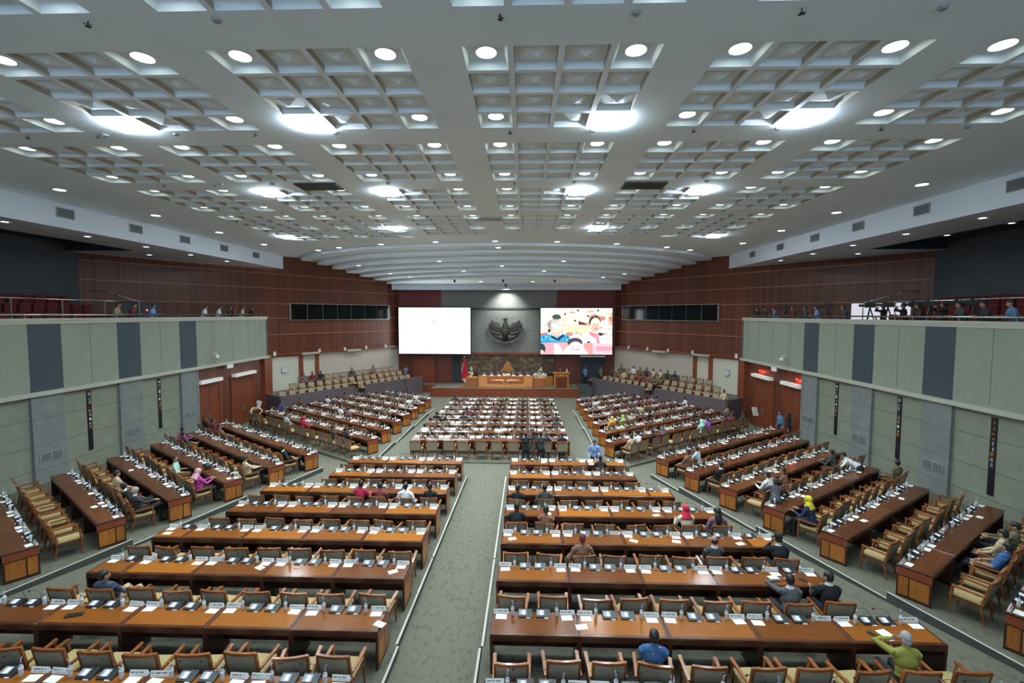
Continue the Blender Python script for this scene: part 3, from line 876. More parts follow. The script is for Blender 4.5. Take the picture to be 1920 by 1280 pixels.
def gaussj(r, a): return (r.random() - .5) * 2 * a
CHAIRS = []   # candidate seats: (Vector, rot, block, row, seat)
def seat_word(block, n, tot):
    if 'centre' in block: return '%s seat from the left end' % ORD[n]
    return '%s seat from the aisle' % ORD[n]
def row_word(block, i): return '%s row from camera, %s' % (ORD[i], block)
rr = random.Random(5)
DESKLOCS = []
for r in ROW:
    P, rot, s, z, blk, i = r['P'], r['rot'], r['s'], r['z'], r['block'], r['i']
    ux = Vector((math.cos(rot), math.sin(rot))); fy = Vector((-math.sin(rot), math.cos(rot)))
    def W(x, y, zz): 
        q = P + ux * x + fy * y
        return Vector((q.x, q.y, z + zz))
    x = 0; ns = 0; tot = sum(2 if w > 1 else 1 for w in r['units'])
    rw = row_word(blk, i)
    for k, w in enumerate(r['units']):
        cx = s * (x + w / 2)
        ex = set()
        if k == 0: ex.add(-s)
        if k == len(r['units']) - 1: ex.add(s)
        DESKLOCS.append(1)
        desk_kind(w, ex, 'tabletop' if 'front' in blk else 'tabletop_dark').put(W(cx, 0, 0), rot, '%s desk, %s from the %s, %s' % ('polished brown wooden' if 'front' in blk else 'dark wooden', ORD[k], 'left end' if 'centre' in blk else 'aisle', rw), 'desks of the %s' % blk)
        seats = [-.4, .4] if w > 1 else [0]
        if s < 0: seats = seats[::-1]
        for sx in seats:
            sd = 1 if sx > 0 else -1
            if w < 1: sd = s
            sw = seat_word(blk, ns, tot); lab = '%s, %s' % (sw, rw)
            cxs = cx + sx
            CHAIRS.append((W(cxs + gaussj(rr, .05), -.52 + gaussj(rr, .05), 0), rot + gaussj(rr, .10) + (0.12 * (1 if rr.random() > .5 else -1) if rr.random() < .12 else 0), blk, i, ns, lab))
            TOP = .7525
            if w > 1:
                pcx = cx + sd * .63; bx = cx + sd * .42; kx = cx + sd * .17
            else: pcx = cx + s * .22; bx = cx + s * .02; kx = cx - s * .2
            rz = rot + gaussj(rr, .06)
            if not (blk == 'front right block' and i == 1 and ns == 2): PLATES[(ns + i * 3) % 4].put(W(pcx, .605 + gaussj(rr, .01), TOP), rz, 'white name card, %s' % lab, 'name cards on the %s desks' % blk)
            if rr.random() < .97: PAPER.put(W(pcx + gaussj(rr, .02), .48 + gaussj(rr, .015), TOP), rot + gaussj(rr, .10), 'white paper sheet, %s' % lab, 'paper sheets on the %s desks' % blk)
            if rr.random() < .12: PAPER.put(W(pcx + gaussj(rr, .15), .26 + gaussj(rr, .08), TOP), rot + gaussj(rr, .6), 'loose white paper sheet, %s' % lab, 'paper sheets on the %s desks' % blk)
            BOTTLE.put(W(bx + gaussj(rr, .02), .53 + gaussj(rr, .02), TOP), rr.random() * 6.28, 'clear water bottle, %s' % lab, 'water bottles on the %s desks' % blk)
            CONSOLE.put(W(kx, .56, TOP), rot, 'dark microphone console, %s' % lab, 'consoles on the %s desks' % blk)
            ns += 1
        x += w

# ------------------------------------------------------------------ side stands near the stage (raised seating behind low carpeted parapets)
STAND_SEATS = []
def stand(side):
    s = -1 if side == 'left' else 1
    P, d, Ln, ang = SW[side]
    n = Vector((d.y, -d.x)) if side == 'left' else Vector((-d.y, d.x))    # toward the hall
    b = MB(); off = [3.55, 2.6, 1.7, .8, 0]; zf = [0, Z(-6.55), Z(-6.25), Z(-5.95)]
    t0, t1 = 10.1, 22.6
    def poly(a, c, o0, o1): return [tuple(P + d * a + n * o0), tuple(P + d * c + n * o0), tuple(P + d * c + n * o1), tuple(P + d * a + n * o1)]
    for k, (o0, o1, z) in enumerate(((3.5, 2.55, Z(-6.6)), (2.55, 1.6, Z(-6.3)), (1.6, .0, Z(-6.0)))):
        pts = poly(t0 - (.0 if k else .2), t1, o0, o1)
        if s > 0: pts = pts[::-1]
        b.prism(pts, -.1, z, 'carpet', 'parapet_carpet')
    tag(b.build('stand_platform'), 'raised carpeted seating platform along the %s slatted wall' % side, 'platform')
    q = MB()
    gap = (15.6, 16.6)
    for (a, c) in ((t0 - .6, gap[0]), (gap[1], t1 + .35)):
        pts = poly(a, c, 3.62, 3.50)
        if s > 0: pts = pts[::-1]
        q.prism(pts, -.1, Z(-5.82), 'parapet_carpet')
    pts = poly(t0 - .62, t0 - .5, 3.62, 1.0)
    if s > 0: pts = pts[::-1]
    q.prism(pts, -.1, Z(-5.82), 'parapet_carpet')
    tag(q.build('stand_parapet'), 'low mauve carpeted parapet in front of the %s stand' % side, 'parapet')
    fr = math.atan2(n.y, n.x) - PI / 2
    for k, (o, z) in enumerate(((2.95, Z(-6.6)), (2.0, Z(-6.3)), (1.0, Z(-6.0)))):
        a0 = t0 + .1 + (0, 1.3, 2.6)[k]
        m = 0; a = a0
        while a < t1 - .4:
            if not (k == 0 and gap[0] - .1 < a < gap[1] + .1):
                p = P + d * a + n * o
                STAND_SEATS.append((Vector((p.x, p.y, z)), fr, side, k, m))
                m += 1
            a += .74
for sd in ('left', 'right'): stand(sd)

# ------------------------------------------------------------------ people
def unit(v): return v / (np.linalg.norm(v) + 1e-9)
def body_mesh(name, J, hand_curl=.5):
    """J: joints (numpy arrays). One continuous body: limbs and trunk fused with a voxel remesh, then coloured by region."""
    b = MB(); S = []    # S: samples (point, label)
    def lab(p, q, l, n=6):
        for i in range(n + 1): S.append((np.array(p) * (1 - i / n) + np.array(q) * i / n, l))
    V = lambda a: tuple(float(x) for x in a)
    pel, wai, che, nek, hed = J['pel'], J['wai'], J['che'], J['nek'], J['hed']
    def ell(c, r, ax_up, ax_right):
        up = unit(ax_up); rt = unit(ax_right - up * np.dot(up, ax_right)); fw = np.cross(up, rt)
        st = len(b.v); b.ball((0, 0, 0), r, 'skin', 14, 9)
        M = Matrix(((rt[0], fw[0], up[0], c[0]), (rt[1], fw[1], up[1], c[1]), (rt[2], fw[2], up[2], c[2]), (0, 0, 0, 1)))
        b.xf(M, st)
    rt = unit(J['shR'] - J['shL'])
    sp = unit(nek - pel)
    w = J.get('wide', 1.0)
    hp = unit(J['hipR'] - J['hipL'])
    ell(pel, (.175 * w, .135 * w, .13), wai - pel, hp)
    ell((pel + wai) / 2, (.155 * w, .125 * w, .14), wai - pel, hp)
    ell(wai, (.15 * w, .12 * w, .15), che - wai, rt)
    ell(che, (.175 * w, .125 * w, .17), nek - che, rt)
    ell(che * .45 + nek * .55, (.17 * w, .10, .10), nek - che, rt)
    b.tube([V(J['shL']), V(che * .2 + nek * .8), V(J['shR'])], [.068, .085, .068], 'skin', 10)
    b.tube([V(nek - sp * .04), V(nek * .5 + hed * .5), V(hed)], [.062, .052, .055], 'skin', 10)
    lab(pel - (wai - pel) * .4, pel, 2, 3)
    lab(pel + (wai - pel) * .5, wai, 1, 4); lab(wai, che, 1, 5); lab(che, nek - sp * .05, 1, 5)
    lab(J['shL'], J['shR'], 1, 10)
    for q in (-1, 1):
        lab(pel + hp * q * .13, pel + hp * q * .16 + (wai - pel) * .1, 2, 2)
        lab(wai + rt * q * .12, che + rt * q * .14, 1, 5)
        for fwd in (-1, 1):
            f_ = unit(np.cross(sp, rt)) * .10 * fwd
            lab(wai + f_ + rt * q * .06, che + f_ + rt * q * .08, 1, 4); lab(che + f_ + rt * q * .07, che * .3 + nek * .7 + f_ * .7 + rt * q * .07, 1, 3)
    lab(nek + (hed - nek) * .18, hed, 0, 3)
    # collar
    for k in range(8):
        a = k * PI / 4; f = np.cross(sp, rt)
        S.append((nek + (rt * math.cos(a) + f * math.sin(a)) * .054 + sp * .030, 5)); S.append((nek + (rt * math.cos(a) + f * math.sin(a)) * .072 + sp * .006, 1))
    # arms
    for sfx in ('L', 'R'):
        sh, el, wr, ha = J['sh' + sfx], J['el' + sfx], J['wr' + sfx], J['ha' + sfx]
        b.tube([V(sh), V(sh * .5 + el * .5), V(el), V(el * .5 + wr * .5), V(wr)], [.062, .054, .044, .041, .029], 'skin', 9)
        lab(sh, el, 1, 6); lab(el, wr - (wr - el) * .12, J.get('sleeve', 1), 6); 
        if J.get('sleeve', 1) == 0: lab(sh, sh + (el - sh) * .8, 1, 5)
        d = unit(ha - wr); side = unit(np.cross(d, np.array([0, 0, 1.]) + d[::-1] * .01)); up = np.cross(side, d)
        if J.get('handup'): side, up = up, -side
        thumb = 1 if sfx == 'L' else -1
        b.tube([V(wr), V(wr + d * .05), V(wr + d * .095)], [.030, .040, .037], 'skin', 8, flat=.62)
        S += [(wr + d * .03, 0), (wr + d * .08, 0)]
        for k, (o, ln) in enumerate(((-.030, .058), (-.010, .070), (.010, .075), (.030, .066))):
            a0 = wr + d * .085 + side * o
            a1 = a0 + d * ln * .5 - up * ln * .15 * hand_curl + side * o * .25
            a2 = a1 + d * ln * (.55 - .25 * hand_curl) - up * ln * .55 * hand_curl
            b.tube([V(a0), V(a1), V(a2)], [.0105, .0100, .0088], 'skin', 6); S += [(a0, 0), (a1, 0), (a2, 0)]
        a0 = wr + d * .03 + side * thumb * .028; a1 = a0 + side * thumb * .028 + d * .03 - up * .01; a2 = a1 + d * .035 - up * .008 + side * thumb * .004
        b.tube([V(a0), V(a1), V(a2)], [.013, .0115, .010], 'skin', 6); S += [(a0, 0), (a1, 0), (a2, 0)]
        # legs
        hi, kn, an, to = J['hip' + sfx], J['kn' + sfx], J['an' + sfx], J['to' + sfx]
        b.tube([V(hi), V(hi * .5 + kn * .5), V(kn), V(kn * .55 + an * .45), V(an)], [.098 * w, .086, .062, .056, .043], 'skin', 10)
        lab(hi, kn, 2, 8); lab(kn, an, 2, 8)
        b.tube([V(an + np.array([0, 0, .02])), V(an - unit(to - an) * .03 - np.array([0, 0, .035])), V(an * .5 + to * .5 - np.array([0, 0, .02])), V(to)], [.042, .045, .046, .036], 'skin', 8)
        lab(an * .8 + to * .2, to, 3, 4); S.append((an - np.array([0, 0, .05]), 3))
    # head
    hu, hf = unit(J['hup']), unit(J['hfw']); hf = unit(hf - hu * np.dot(hu, hf)); hr = np.cross(hf, hu)
    def HP(x, y, z): return hed + hr * x + hf * y + hu * z
    ell(HP(0, -.012, .035), (.076, .094, .092), hu, hr)
    ell(HP(0, .022, -.025), (.058, .070, .080), hu, hr)
    ell(HP(0, .040, -.082), (.036, .036, .026), hu, hr)
    b.tube([V(HP(0, .085, .018)), V(HP(0, .110, -.022))], [.009, .015], 'skin', 6)
    for q in (-1, 1):
        ell(HP(q * .082, .004, -.006), (.012, .021, .033), hu, hr)
        b.tube([V(HP(q * .012, .080, .032)), V(HP(q * .045, .072, .030))], [.011, .009], 'skin', 6)
    S += [(HP(0, 0, 0.02), 0), (HP(0, .05, -.03), 0), (HP(0, .05, .05), 0), (HP(0, -.05, .03), 0), (HP(0, 0, .09), 0), (HP(.06, 0, 0), 0), (HP(-.06, 0, 0), 0), (HP(0, .04, -.085), 0), (HP(0, .09, 0), 0), (HP(0, -.06, -.03), 0)]
    me = b.mesh('tmp'); o = bpy.data.objects.new('tmp', me); COL.objects.link(o)
    m = o.modifiers.new('r', 'REMESH'); m.mode = 'VOXEL'; m.voxel_size = .0105; m.use_smooth_shade = True
    m2 = o.modifiers.new('s', 'SMOOTH'); m2.factor = .5; m2.iterations = 2
    bpy.context.view_layer.update()
    dg = bpy.context.evaluated_depsgraph_get()
    out = bpy.data.meshes.new_from_object(o.evaluated_get(dg)); out.name = name
    bpy.data.objects.remove(o)
    nf = len(out.polygons); C = np.zeros(nf * 3); out.polygons.foreach_get('center', C); C = C.reshape(-1, 3)
    SP = np.array([p for p, l in S]); SL = np.array([l for p, l in S])
    idx = np.zeros(nf, int)
    for a in range(0, nf, 4000):
        D = ((C[a:a + 4000, None, :] - SP[None]) ** 2).sum(-1); idx[a:a + 4000] = SL[D.argmin(1)]
    # features of the face
    for q in (-1, 1):
        e = HP(q * .030, .088, .014); idx[((C - e) ** 2).sum(1) < .012 ** 2] = 4
    mo = [HP(x, .088, -.055) for x in (-.015, 0, .015)]
    for e in mo: idx[(((C - e) @ hu) ** 2 < .006 ** 2) & (((C - e) ** 2).sum(1) < .02 ** 2)] = 6
    out.materials.clear()
    for n in ('skin', 'cloth_suit', 'cloth_black', 'shoe_black', 'hair_black', 'cloth_white', 'lips'): out.materials.append(MATS[n])
    out.polygons.foreach_set('material_index', idx.astype(np.int32)); out.polygons.foreach_set('use_smooth', [True] * nf); out.update()
    return dict(mesh=out, hed=hed, hu=hu, hf=hf, hr=hr, nek=nek, che=che)

def ik(S, T, a, b, pole):
    S = np.array(S, float); T = np.array(T, float); d = T - S; L = np.linalg.norm(d); L = min(L, (a + b) * .995); u = unit(d)
    x = (a * a - b * b + L * L) / (2 * L); h = math.sqrt(max(a * a - x * x, 0))
    p = np.array(pole, float); p = unit(p - u * np.dot(p, u))
    return S + u * x + p * h, S + u * L
def pose(kind='sit', lean=0., head_yaw=0., head_pitch=0., hands=None, poles=None, legs='sit', twist=0., sleeve=1, wide=1.0, hipz=None, headoff=(0, 0, 0), handup=False):
    A = lambda *v: np.array(v, float)
    J = {'sleeve': sleeve, 'wide': wide, 'handup': handup}
    hz = hipz if hipz is not None else (.545 if kind == 'sit' else .93)
    pel = A(0, 0 if kind != 'sit' else -.06, hz)
    sp = unit(A(0, math.sin(lean), math.cos(lean)))
    J['pel'] = pel; J['wai'] = pel + sp * .175; J['che'] = J['wai'] + unit(sp + A(0, math.sin(lean) * .2, 0)) * .175; J['nek'] = J['che'] + sp * .165
    cy, sy = math.cos(twist), math.sin(twist)
    rt = A(cy, sy, 0)
    J['shL'] = J['nek'] - rt * .185 - sp * .055; J['shR'] = J['nek'] + rt * .185 - sp * .055
    up = unit(A(0, math.sin(lean * .35), math.cos(lean * .35)))
    yy = twist + head_yaw; pt = head_pitch
    hf = A(-math.sin(yy) * math.cos(pt), math.cos(yy) * math.cos(pt), math.sin(pt))
    hup = A(math.sin(yy) * math.sin(pt), -math.cos(yy) * math.sin(pt), math.cos(pt))
    J['hed'] = J['nek'] + up * .165 + hf * .025 + A(*headoff); J['hfw'] = hf; J['hup'] = hup
    J['hipL'] = pel + A(-.095, 0, -.02); J['hipR'] = pel + A(.095, 0, -.02)
    if legs == 'sit': K = [(-.11, .40, hz), (.11, .40, hz)]; N = [(-.11, .40, .09), (.11, .42, .09)]
    elif legs == 'out': K = [(-.12, .40, hz + .02), (.14, .42, hz)]; N = [(-.10, .74, .09), (.16, .66, .09)]
    elif legs == 'cross': K = [(-.06, .42, hz + .02), (.08, .42, hz + .12)]; N = [(-.08, .46, .09), (-.14, .62, .38)]
    elif legs == 'stand': K = [(-.10, .03, .50), (.10, .02, .50)]; N = [(-.11, 0, .09), (.12, .02, .09)]
    elif legs == 'stride': K = [(-.10, .12, .50), (.10, -.04, .49)]; N = [(-.11, .12, .09), (.12, -.22, .10)]
    for q, k, n in (('L', K[0], N[0]), ('R', K[1], N[1])):
        J['kn' + q] = A(*k); J['an' + q] = A(*n)
        J['to' + q] = A(n[0] * 1.1, n[1] + .17, .045 if n[2] < .2 else n[2] + .03)
    hands = hands or ((-.16, .40, .80), (.16, .40, .80))
    poles = poles or ((-.6, -.5, -1), (.6, -.5, -1))
    for q, T, po in (('L', hands[0], poles[0]), ('R', hands[1], poles[1])):
        e, wv = ik(J['sh' + q], T, .29, .25, po); J['el' + q] = e; J['wr' + q] = wv
        d = unit(wv - e); J['ha' + q] = wv + unit(d + A(0, .1, 0)) * .09
    return J
POSES = {
 'desk': dict(lean=.22, head_pitch=-.15),
 'desk_turn': dict(lean=.18, head_yaw=.7, head_pitch=-.1),
 'lap': dict(lean=-.10, hands=((-.09, .24, .64), (.08, .26, .65)), head_pitch=-.25),
 'upright': dict(lean=-.05, hands=((-.26, .16, .70), (.26, .16, .70)), legs='sit'),
 'recline': dict(lean=-.38, hands=((-.16, .12, .68), (.14, .16, .67)), legs='out', head_yaw=-.5, head_pitch=-.1),
 'recline_left': dict(lean=-.34, hands=((-.14, .14, .68), (.20, .12, .68)), legs='cross', head_yaw=.8),
 'read': dict(lean=-.05, hands=((-.10, .33, .86), (.10, .33, .86)), head_pitch=-.45, legs='sit'),
 'phone': dict(lean=-.22, hands=((-.05, .30, .78), (.09, .30, .80)), head_pitch=-.5, legs='cross'),
 'hand_head': dict(lean=.05, hands=((-.15, .09, 1.16), (.14, .30, .76)), poles=((-.9, .5, -.25), (.6, -.5, -1)), head_yaw=-.35, head_pitch=-.1, handup=True),
 'chin': dict(lean=.22, hands=((-.07, .30, 1.02), (.12, .36, .80)), poles=((-.8, .3, -1), (.6, -.5, -1)), head_yaw=.15, head_pitch=-.05, handup=True),
 'look_back': dict(lean=-.1, twist=-.5, head_yaw=-.7, hands=((-.2, .2, .72), (.3, .1, .70))),
 'stand': dict(kind='stand', lean=.02, legs='stand', hands=((-.27, .04, .83), (.27, .04, .83)), poles=((-.3, -1, 0), (.3, -1, 0))),
 'clasp': dict(kind='stand', lean=.0, legs='stand', hands=((-.04, .17, .90), (.05, .18, .90)), poles=((-1, -.4, 0), (1, -.4, 0)), head_pitch=-.1),
 'film': dict(kind='stand', lean=-.02, legs='stand', hands=((-.10, .27, 1.50), (.14, .20, 1.52)), poles=((-1, 0, -.6), (1, 0, -.6))),
 'walk_down': dict(kind='stand', lean=.20, legs='stride', hands=((-.18, .30, .95), (.20, .28, .98)), head_pitch=-.5),
 'bend': dict(kind='stand', lean=1.05, legs='stand', hands=((-.20, .62, .80), (.20, .66, .80)), head_pitch=-.5, poles=((-1, 0, .2), (1, 0, .2))),
 'rail': dict(kind='stand', lean=.30, legs='stand', hands=((-.16, .42, 1.16), (.16, .42, 1.16)), head_pitch=-.2),
}
BODY = {}
def body(pname, sleeve=1, wide=1.0):
    k = (pname, sleeve, wide)
    if k not in BODY: BODY[k] = body_mesh('body', pose(sleeve=sleeve, wide=wide, **POSES[pname]))
    return BODY[k]
HC = {}
def hair_mesh(kind, material):
    if (kind, material) in HC: return HC[(kind, material)]
    b = MB()
    if kind == 'short':
        b.ball((0, -.020, .042), (.079, .096, .094), material, 18, 12); b.ball((0, -.045, -.005), (.072, .066, .075), material, 14, 9)
    elif kind == 'balding':
        b.ball((0, -.035, .008), (.0825, .085, .070), material, 16, 10)
    elif kind == 'long':
        b.ball((0, -.022, .042), (.090, .104, .102), material, 18, 12)
        b.tube([(0, -.045, .03), (0, -.085, -.10), (0, -.12, -.22), (0, -.125, -.34)], [.090, .100, .095, .045], material, 12, flat=.6)
    elif kind == 'bun':
        b.ball((0, -.022, .044), (.086, .102, .100), material, 18, 12); b.ball((0, -.12, .03), .045, material, 10, 8)
    elif kind == 'hijab':
        b.ball((0, -.024, .030), (.096, .112, .112), material, 20, 14)
        b.ball((0, -.004, -.085), (.088, .098, .075), material, 18, 10)
        b.tube([(0, -.030, -.02), (0, -.035, -.12), (0, -.03, -.20), (0, -.035, -.26)], [.092, .120, .165, .185], material, 18, flat=.72)
        b.tube([(0, .03, -.10), (0, .06, -.17), (0, .075, -.28)], [.06, .09, .07], material, 12, flat=.5)
    elif kind == 'peci':
        b.ball((0, -.030, .015), (.081, .090, .075), 'hair_black', 16, 10)
        b.tube([(0, -.012, .050), (0, -.014, .10), (0, -.016, .148), (0, -.016, .152)], [.092, .090, .084, .06], material, 18, flat=1.12)
    me = b.mesh({'hijab': 'headscarf', 'peci': 'cap'}.get(kind, 'hair'), True); HC[(kind, material)] = me
    return me
PEOPLE_N = 0
def person(loc, rz, pname, top, bottom='cloth_black', hair='short', hcol='hair_black', label='', group=None, collar=None, skin='skin', sleeve=1, wide=1.0, name='person'):
    B = body(pname, sleeve, wide)
    if not in_frame((loc[0], loc[1], loc[2] + 1.0), 120): return None
    r = empty('person', loc, rz, label, 'person', group)
    o = bpy.data.objects.new('body', B['mesh']); COL.objects.link(o); o.parent = r
    want = [skin, top, bottom, 'shoe_black', 'hair_black', collar or top, 'lips']
    for i, n in enumerate(want):
        o.material_slots[i].link = 'OBJECT'; o.material_slots[i].material = MATS[n]
    if hair:
        h = bpy.data.objects.new({'hijab': 'headscarf', 'peci': 'cap'}.get(hair, 'hair'), hair_mesh(hair, hcol)); COL.objects.link(h); h.parent = r
        hu, hf, hr, c = B['hu'], B['hf'], B['hr'], B['hed']
        h.matrix_local = Matrix(((hr[0], hf[0], hu[0], c[0]), (hr[1], hf[1], hu[1], c[1]), (hr[2], hf[2], hu[2], c[2]), (0, 0, 0, 1)))
    return r

TAKEN = {}
def seat_at(x, y):
    best = min(range(len(CHAIRS)), key=lambda i: (CHAIRS[i][0].x - x) ** 2 + (CHAIRS[i][0].y - y) ** 2 + (1e6 if i in TAKEN else 0))
    TAKEN[best] = 1
    return CHAIRS[best]
def sit(x, y, pname, top, desc, **k):
    c = seat_at(x, y)
    return person((c[0].x, c[0].y, c[0].z), c[1] + k.pop('turn', 0), pname, top, label=desc, **k)
NEAR = [
 (2.21, 6.9, 'lap', 'batik_blue', 'person in a blue floral batik shirt seated at the bottom edge, front right block', dict(sleeve=0)),
 (5.86, 6.75, 'hand_head', 'cloth_olive', 'grey-haired person in an olive green shirt, one hand at the head, bottom right', dict(hcol='hair_grey')),
 (5.16, 8.9, 'hand_head', 'cloth_grey', 'person in a grey jacket resting a raised hand against the head', dict(collar='cloth_white')),
 (6.01, 8.9, 'desk_turn', 'cloth_black', 'person in a black suit and white collar beside the one in a grey jacket', dict(collar='cloth_white')),
 (6.14, 10.7, 'chin', 'cloth_black', 'person in a black suit and tall black cap, chin on hand, front right block', dict(hair='peci', hcol='cloth_black', collar='cloth_white')),
 (4.45, 10.7, 'lap', 'cloth_dgrey', 'balding person in a dark grey jacket in the third row of the front right block', dict(hair='balding', collar='cloth_white')),
 (1.37, 10.7, 'upright', 'batik_brown', 'person with brown headwear and an orange-brown batik shirt seen from behind', dict(hcol='cloth_maroon')),
 (4.37, 12.4, 'desk', 'cloth_offwhite', 'person in a bright red headscarf seated before the black-haired one in mauve', dict(hair='hijab', hcol='cloth_red')),
 (5.1, 12.4, 'upright', 'batik_violet', 'person with long black hair and mauve patterned shirt, front right block', dict(hair='long')),
 (-.1, 12.4, 'desk', 'cloth_black', 'person in black bowed over the desk at the aisle end, fourth row front right', {}),
 (.5, 12.4, 'lap', 'batik_brown', 'person in brown batik next to the one in black, fourth row front right', {}),
 (-.05, 14.1, 'lap', 'cloth_black', 'person in black at the aisle end of the fifth row, front right block', {}),
 (.6, 14.1, 'upright', 'cloth_dgrey', 'person in dark grey on the second seat, fifth row, front right block', {}),
 (-5.17, 14.1, 'desk', 'cloth_crimson', 'person in a crimson shirt in the fifth row of the front left block', {}),
 (-4.42, 14.1, 'lap', 'batik_red', 'person in dark red batik beside the one in the crimson shirt', {}),
 (-3.65, 14.1, 'upright', 'cloth_white', 'person in a white shirt in the fifth row of the front left block', {}),
 (-3.05, 14.1, 'lap', 'cloth_black', 'person with black hair in black at the aisle seat, front left block', {}),
 (-8.3, 8.9, 'recline', 'cloth_jeans', 'person in a dark blue jacket reclining with cream trousers, lower left', dict(bottom='cloth_cream', legs=None)),
 (2.89, 18.2, 'desk', 'cloth_black', 'person in a black suit at the desk below the standing one in light blue', {}),
 (-11.5, 13.0, 'phone', 'cloth_suit', 'grey-suited person looking at a phone at the aisle end of the left wing', dict(collar='cloth_white', hcol='hair_grey')),
 (-13.2, 14.2, 'recline_left', 'cloth_black', 'person in a black suit reclining in the left wing beside the cream shirt', dict(collar='cloth_white')),
 (-14.0, 14.8, 'lap', 'batik_cream', 'person in a cream batik shirt next to the reclining black suit', {}),
 (-13.5, 16.6, 'look_back', 'cloth_mint', 'person in a pale mint green shirt turning round in the left wing', dict(sleeve=0)),
 (-11.4, 15.1, 'read', 'cloth_magenta', 'person in a pale pink headscarf and magenta dress reading a paper', dict(hair='hijab', hcol='cloth_pinkscarf')),
 (-10.3, 16.3, 'phone', 'batik_cream', 'person in a cream batik shirt holding a phone, aisle end, left wing', {}),
 (-16.7, 21.8, 'desk', 'cloth_magenta', 'person in a magenta shirt leaning on a desk near the left wall', {}),
 (-16.2, 21.0, 'recline_left', 'cloth_dgrey', 'person in dark grey reclining beside the magenta shirt near the left wall', {}),
 (-17.3, 24.9, 'lap', 'cloth_black', 'person in black on the outermost seat by the left doors', {}),
 (-16.4, 24.1, 'desk', 'cloth_maroon', 'person in maroon leaning over a desk by the left doors', {}),
 (-15.6, 23.4, 'recline', 'batik_brown', 'person in brown batik reclining near the left doors', {}),
 (-10.06, 18.2, 'recline_left', 'cloth_black', 'person in a black suit reclining at the aisle end of the top left wing row', dict(collar='cloth_white')),
 (-16.5, 29.8, 'desk', 'cloth_royal', 'person in a royal blue shirt at the outer end of the far left wing', {}),
 (-16.4, 31.4, 'lap', 'cloth_brown', 'person in brown behind the royal blue shirt, far left wing', {}),
 (-14.8, 27.1, 'recline', 'cloth_black', 'person in a black suit in the far left wing', {}),
 (-13.2, 26.0, 'lap', 'batik_teal', 'person in pale blue batik beside the crimson headscarf, far left wing', {}),
 (-12.5, 25.6, 'desk', 'cloth_crimson', 'person in a crimson headscarf and dress in the far left wing', dict(hair='hijab', hcol='cloth_crimson')),
 (-9.34, 23.2, 'lap', 'cloth_suit', 'person in dark suit and pale trousers at the near end, far left wing', dict(bottom='cloth_white')),
 (-8.9, 23.5, 'desk', 'cloth_black', 'person in black leaning in beside the dark suit, far left wing', {}),
 (8.9, 13.7, 'desk', 'cloth_navy', 'person in a bright yellow headscarf and navy dress at a right wing desk', dict(hair='hijab', hcol='cloth_yellow')),
 (8.85, 15.6, 'desk', 'cloth_white', 'person in a white shirt beside the dark bending suit, right wing', {}),
 (9.6, 16.4, 'desk_turn', 'batik_brown', 'person in brown batik reaching across the desk, right wing', {}),
 (12.2, 18.7, 'desk', 'cloth_dgrey', 'person in dark grey leaning on a desk beside the bending white shirt', {}),
 (13.5, 18.0, 'look_back', 'batik_olive', 'person in an olive batik shirt looking back at the outer end, right wing', {}),
 (6.7, 18.3, 'lap', 'batik_brown', 'person in tan batik at the aisle end of a right wing row', {}),
 (7.6, 18.9, 'desk', 'batik_teal', 'person in pale blue batik on the second seat of a right wing row', {}),
 (7.9, 16.7, 'lap', 'cloth_black', 'person in black over white at the aisle end, right wing', dict(collar='cloth_white')),
 (4.95, 21.8, 'lap', 'batik_cream', 'person in beige batik at the nearest end of the far right wing', {}),
 (5.64, 22.3, 'desk', 'cloth_white', 'person in a white shirt and black cap, far right wing', dict(hair='peci', hcol='cloth_black')),
 (6.3, 22.7, 'lap', 'cloth_black', 'person in black between the white shirt and grey headscarf', {}),
 (7.0, 23.1, 'lap', 'cloth_maroon', 'person in a pale grey headscarf in the far right wing', dict(hair='hijab', hcol='cloth_grey')),
 (4.9, 26.4, 'upright', 'cloth_orange', 'person in an orange headscarf and orange dress, far right wing', dict(hair='hijab', hcol='cloth_orange')),
 (5.7, 26.6, 'lap', 'cloth_lgreen', 'person in a yellow-green headscarf and dress, far right wing', dict(hair='hijab', hcol='cloth_lgreen')),
 (6.5, 27.1, 'lap', 'cloth_khaki', 'person in khaki beside the yellow-green headscarf', dict(hair='hijab', hcol='cloth_khaki')),
 (9.3, 25.0, 'lap', 'cloth_aqua', 'person in a mint headscarf in the front row of the far right wing', dict(hair='hijab', hcol='cloth_aqua')),
 (9.9, 25.4, 'desk', 'cloth_purple', 'person in a purple shirt beside the mint headscarf', {}),
 (13.0, 28.0, 'lap', 'cloth_dgrey', 'person in dark grey at the outer end of the far right wing', {}),
 (12.0, 27.4, 'desk', 'batik_red', 'person in red batik near the outer end of the far right wing', {}),
 (12.7, 29.3, 'lap', 'cloth_khaki', 'person in khaki at the outer end, second row, far right wing', {}),
 (-5.33, 24.0, 'desk', 'cloth_white', 'person in white at the left end of the centre block, second row', {}),
 (-1.43, 24.0, 'lap', 'cloth_white', 'person in a white shirt in the middle of the centre block, second row', {}),
 (-.66, 24.0, 'desk', 'cloth_brown', 'person in brown in the middle of the centre block, second row', {}),
 (1.9, 22.2, 'lap', 'cloth_black', 'person in black at the right end of the nearest centre block row', {}),
 (1.1, 22.2, 'upright', 'cloth_black', 'person in black seated beside the camera crew, centre block', {}),
 (11.3, 10.4, 'recline', 'batik_blue', 'person in blue batik reclining at the right edge of the picture', dict(sleeve=0)),
 (12.0, 10.9, 'lap', 'batik_cream', 'person in pale batik beside the blue batik shirt at the right edge', {}),
 (12.7, 11.5, 'phone', 'batik_olive', 'person in dark olive batik near the right wall, behind the pale batik', {}),
]
for x, y, pz, top, desc, k in NEAR:
    k = dict(k); k.pop('legs', None)
    sit(x, y, pz, top, desc, **k)
